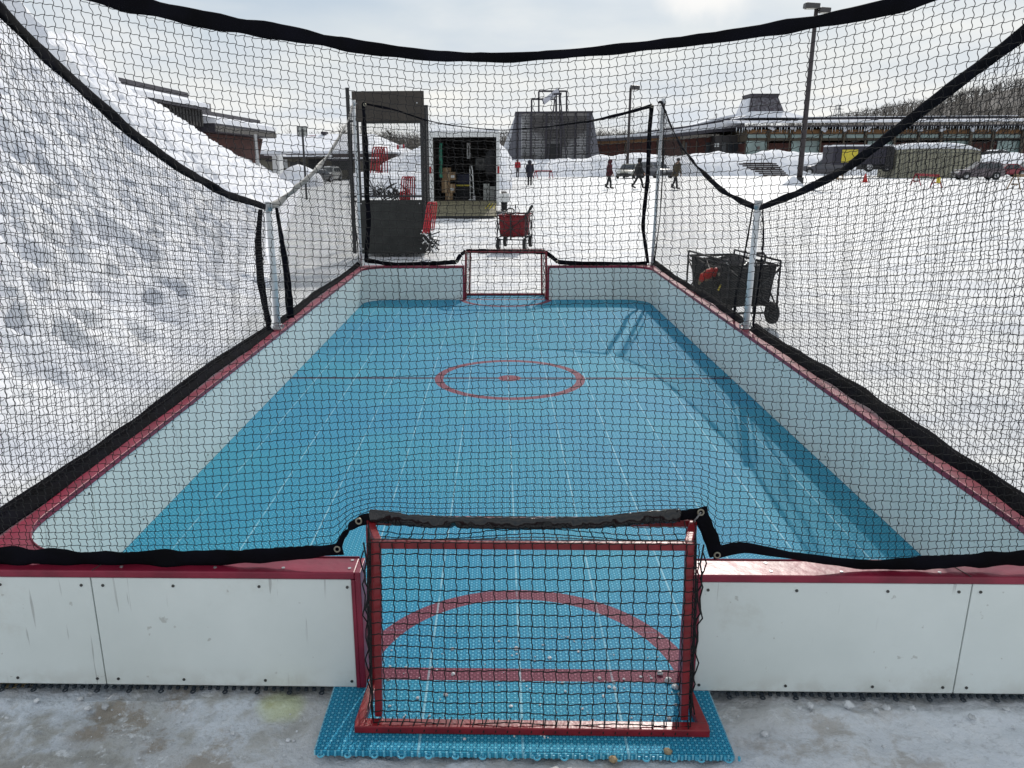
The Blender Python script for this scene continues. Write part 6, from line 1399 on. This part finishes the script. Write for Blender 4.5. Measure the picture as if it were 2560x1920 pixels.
# small spruce
sp0 = AY(1791, 283, 128); spr = empty('spruce_tree', (sp0.x, 128, 0), 'single dark spruce rising over the lodge roof', 'tree')
MB().tube([(sp0.x, 128, 0), (sp0.x, 128, sp0.z)], [.2, .03], 6).build('trunk', mat('bark', (.07, .06, .05), .9), spr)
mb = MB(); rg = random.Random(3)
for i in range(1100):
    f = rg.random()**.7; z = sp0.z-(sp0.z-1)*f; r_ = (.12+2.3*f)*(.55+.45*abs(math.sin(f*24)))*rg.random()**.4; a = rg.uniform(0, 6.28); p = Vector((sp0.x+r_*math.cos(a), 128+r_*math.sin(a), z)); d = Vector((math.cos(a), math.sin(a), -.25))*.35; s_ = Vector((-math.sin(a), math.cos(a), 0))*.06; mb.add([p-s_, p+s_, p+d], [(0, 1, 2)])
mb.build('crown', mat('spruce needles', (.025, .035, .022), .9), spr)

# ================================================================== small stuff near the camera
rg = random.Random(21); mb = MB()
def chunk(x, y, z, r_):
    n, m = 7, 5; vs = []
    for i in range(m+1):
        th = math.pi*i/m
        for j in range(n):
            ph = 6.283*j/n; k_ = r_*(1+.45*mnoise.noise(Vector((x*90+math.cos(ph)*2, y*90+math.sin(ph)*2, i*.9)))); vs.append((x+k_*math.sin(th)*math.cos(ph), y+k_*math.sin(th)*math.sin(ph), z+k_*.7*math.cos(th)))
    mb.add(vs, [(i*n+j, (i+1)*n+j, (i+1)*n+(j+1) % n, i*n+(j+1) % n) for i in range(m) for j in range(n)])
for i in range(450):
    x = rg.uniform(-1.9, 1.9); y = rg.uniform(1.70, 2.15)
    if -.63 < x < .61 and y > 1.88: continue
    chunk(x, y, -.040+.012*rg.random(), abs(rg.gauss(0, .0026))+.0012)
for i in range(12): s_ = rg.choice((-1, 1)); chunk(s_*rg.uniform(.65, 1.9), rg.uniform(2.09, 2.15), -.02, rg.uniform(.006, .014))
chunk(1.02, 2.135, -.005, .018); chunk(.90, 2.13, -.006, .013); chunk(1.10, 2.12, -.012, .009); chunk(.72, 2.02, -.02, .012)
o = mb.build('ice_crumbs', mat('ice crumbs', (.66, .68, .70), .4, var=.4, vscale=30), smooth=False); tag(o, kind='stuff', label='loose ice crumbs on the trodden snow in front of the boards')
mb = MB()
for i in range(160): chunk(rg.uniform(-.5, .5), rg.uniform(1.95, 2.5), .002, abs(rg.gauss(0, .003))+.001)
for x, y, r_ in ((.475, 2.235, .013), (.49, 2.20, .012), (.455, 2.27, .010), (.44, 2.05, .008), (.50, 2.16, .010)): chunk(x, y, .006, r_)
o = mb.build('ice_crumbs', mat('ice crumbs', (.66, .68, .70), .4, var=.4, vscale=30)); tag(o, kind='stuff', label='ice crumbs scattered on the blue tiles inside the near goal')
def lump(nm, x, y, z, r_, m_, label, cat):
    global mb
    mb = MB(); chunk(x, y, z, r_); chunk(x+r_*.7, y+r_*.3, z-.004, r_*.6); o = mb.build(nm, m_, None, smooth=True); tag(o, label, cat); return o
lump('dirty_ice_lump', .405, 1.908, .006, .013, mat('sandy ice', (.30, .24, .15), .7, var=.4, vscale=60), 'brown ice lump at the front right edge of the blue tile strip', 'ice lump')
lump('dirty_ice_lump', .245, 1.885, -.004, .012, mat('sandy ice', (.34, .25, .14), .7, var=.4, vscale=60), 'tan ice lump lying against the front edge of the blue tiles', 'ice lump')
c = G(30, 1712, -.02); q = empty('dead_grass_tuft', c, 'brown dead grass tuft lying under the left boards', 'grass tuft'); mb = MB()
for i in range(160):
    a = rg.gauss(.75, .22); l_ = rg.uniform(.03, .09); s_ = c+Vector((rg.gauss(0, .018), rg.gauss(0, .01), .004)); mb.tube([s_, s_+Vector((math.cos(a)*l_, math.sin(a)*l_*.6, .014*rg.random()))], [.0016, .0006], 4)
mb.build('grass_blades', mat('dead grass', (.20, .15, .07), .9, var=.5, vscale=60), q)
q = empty('dead_grass_clump', c, None, None) if 0 else None
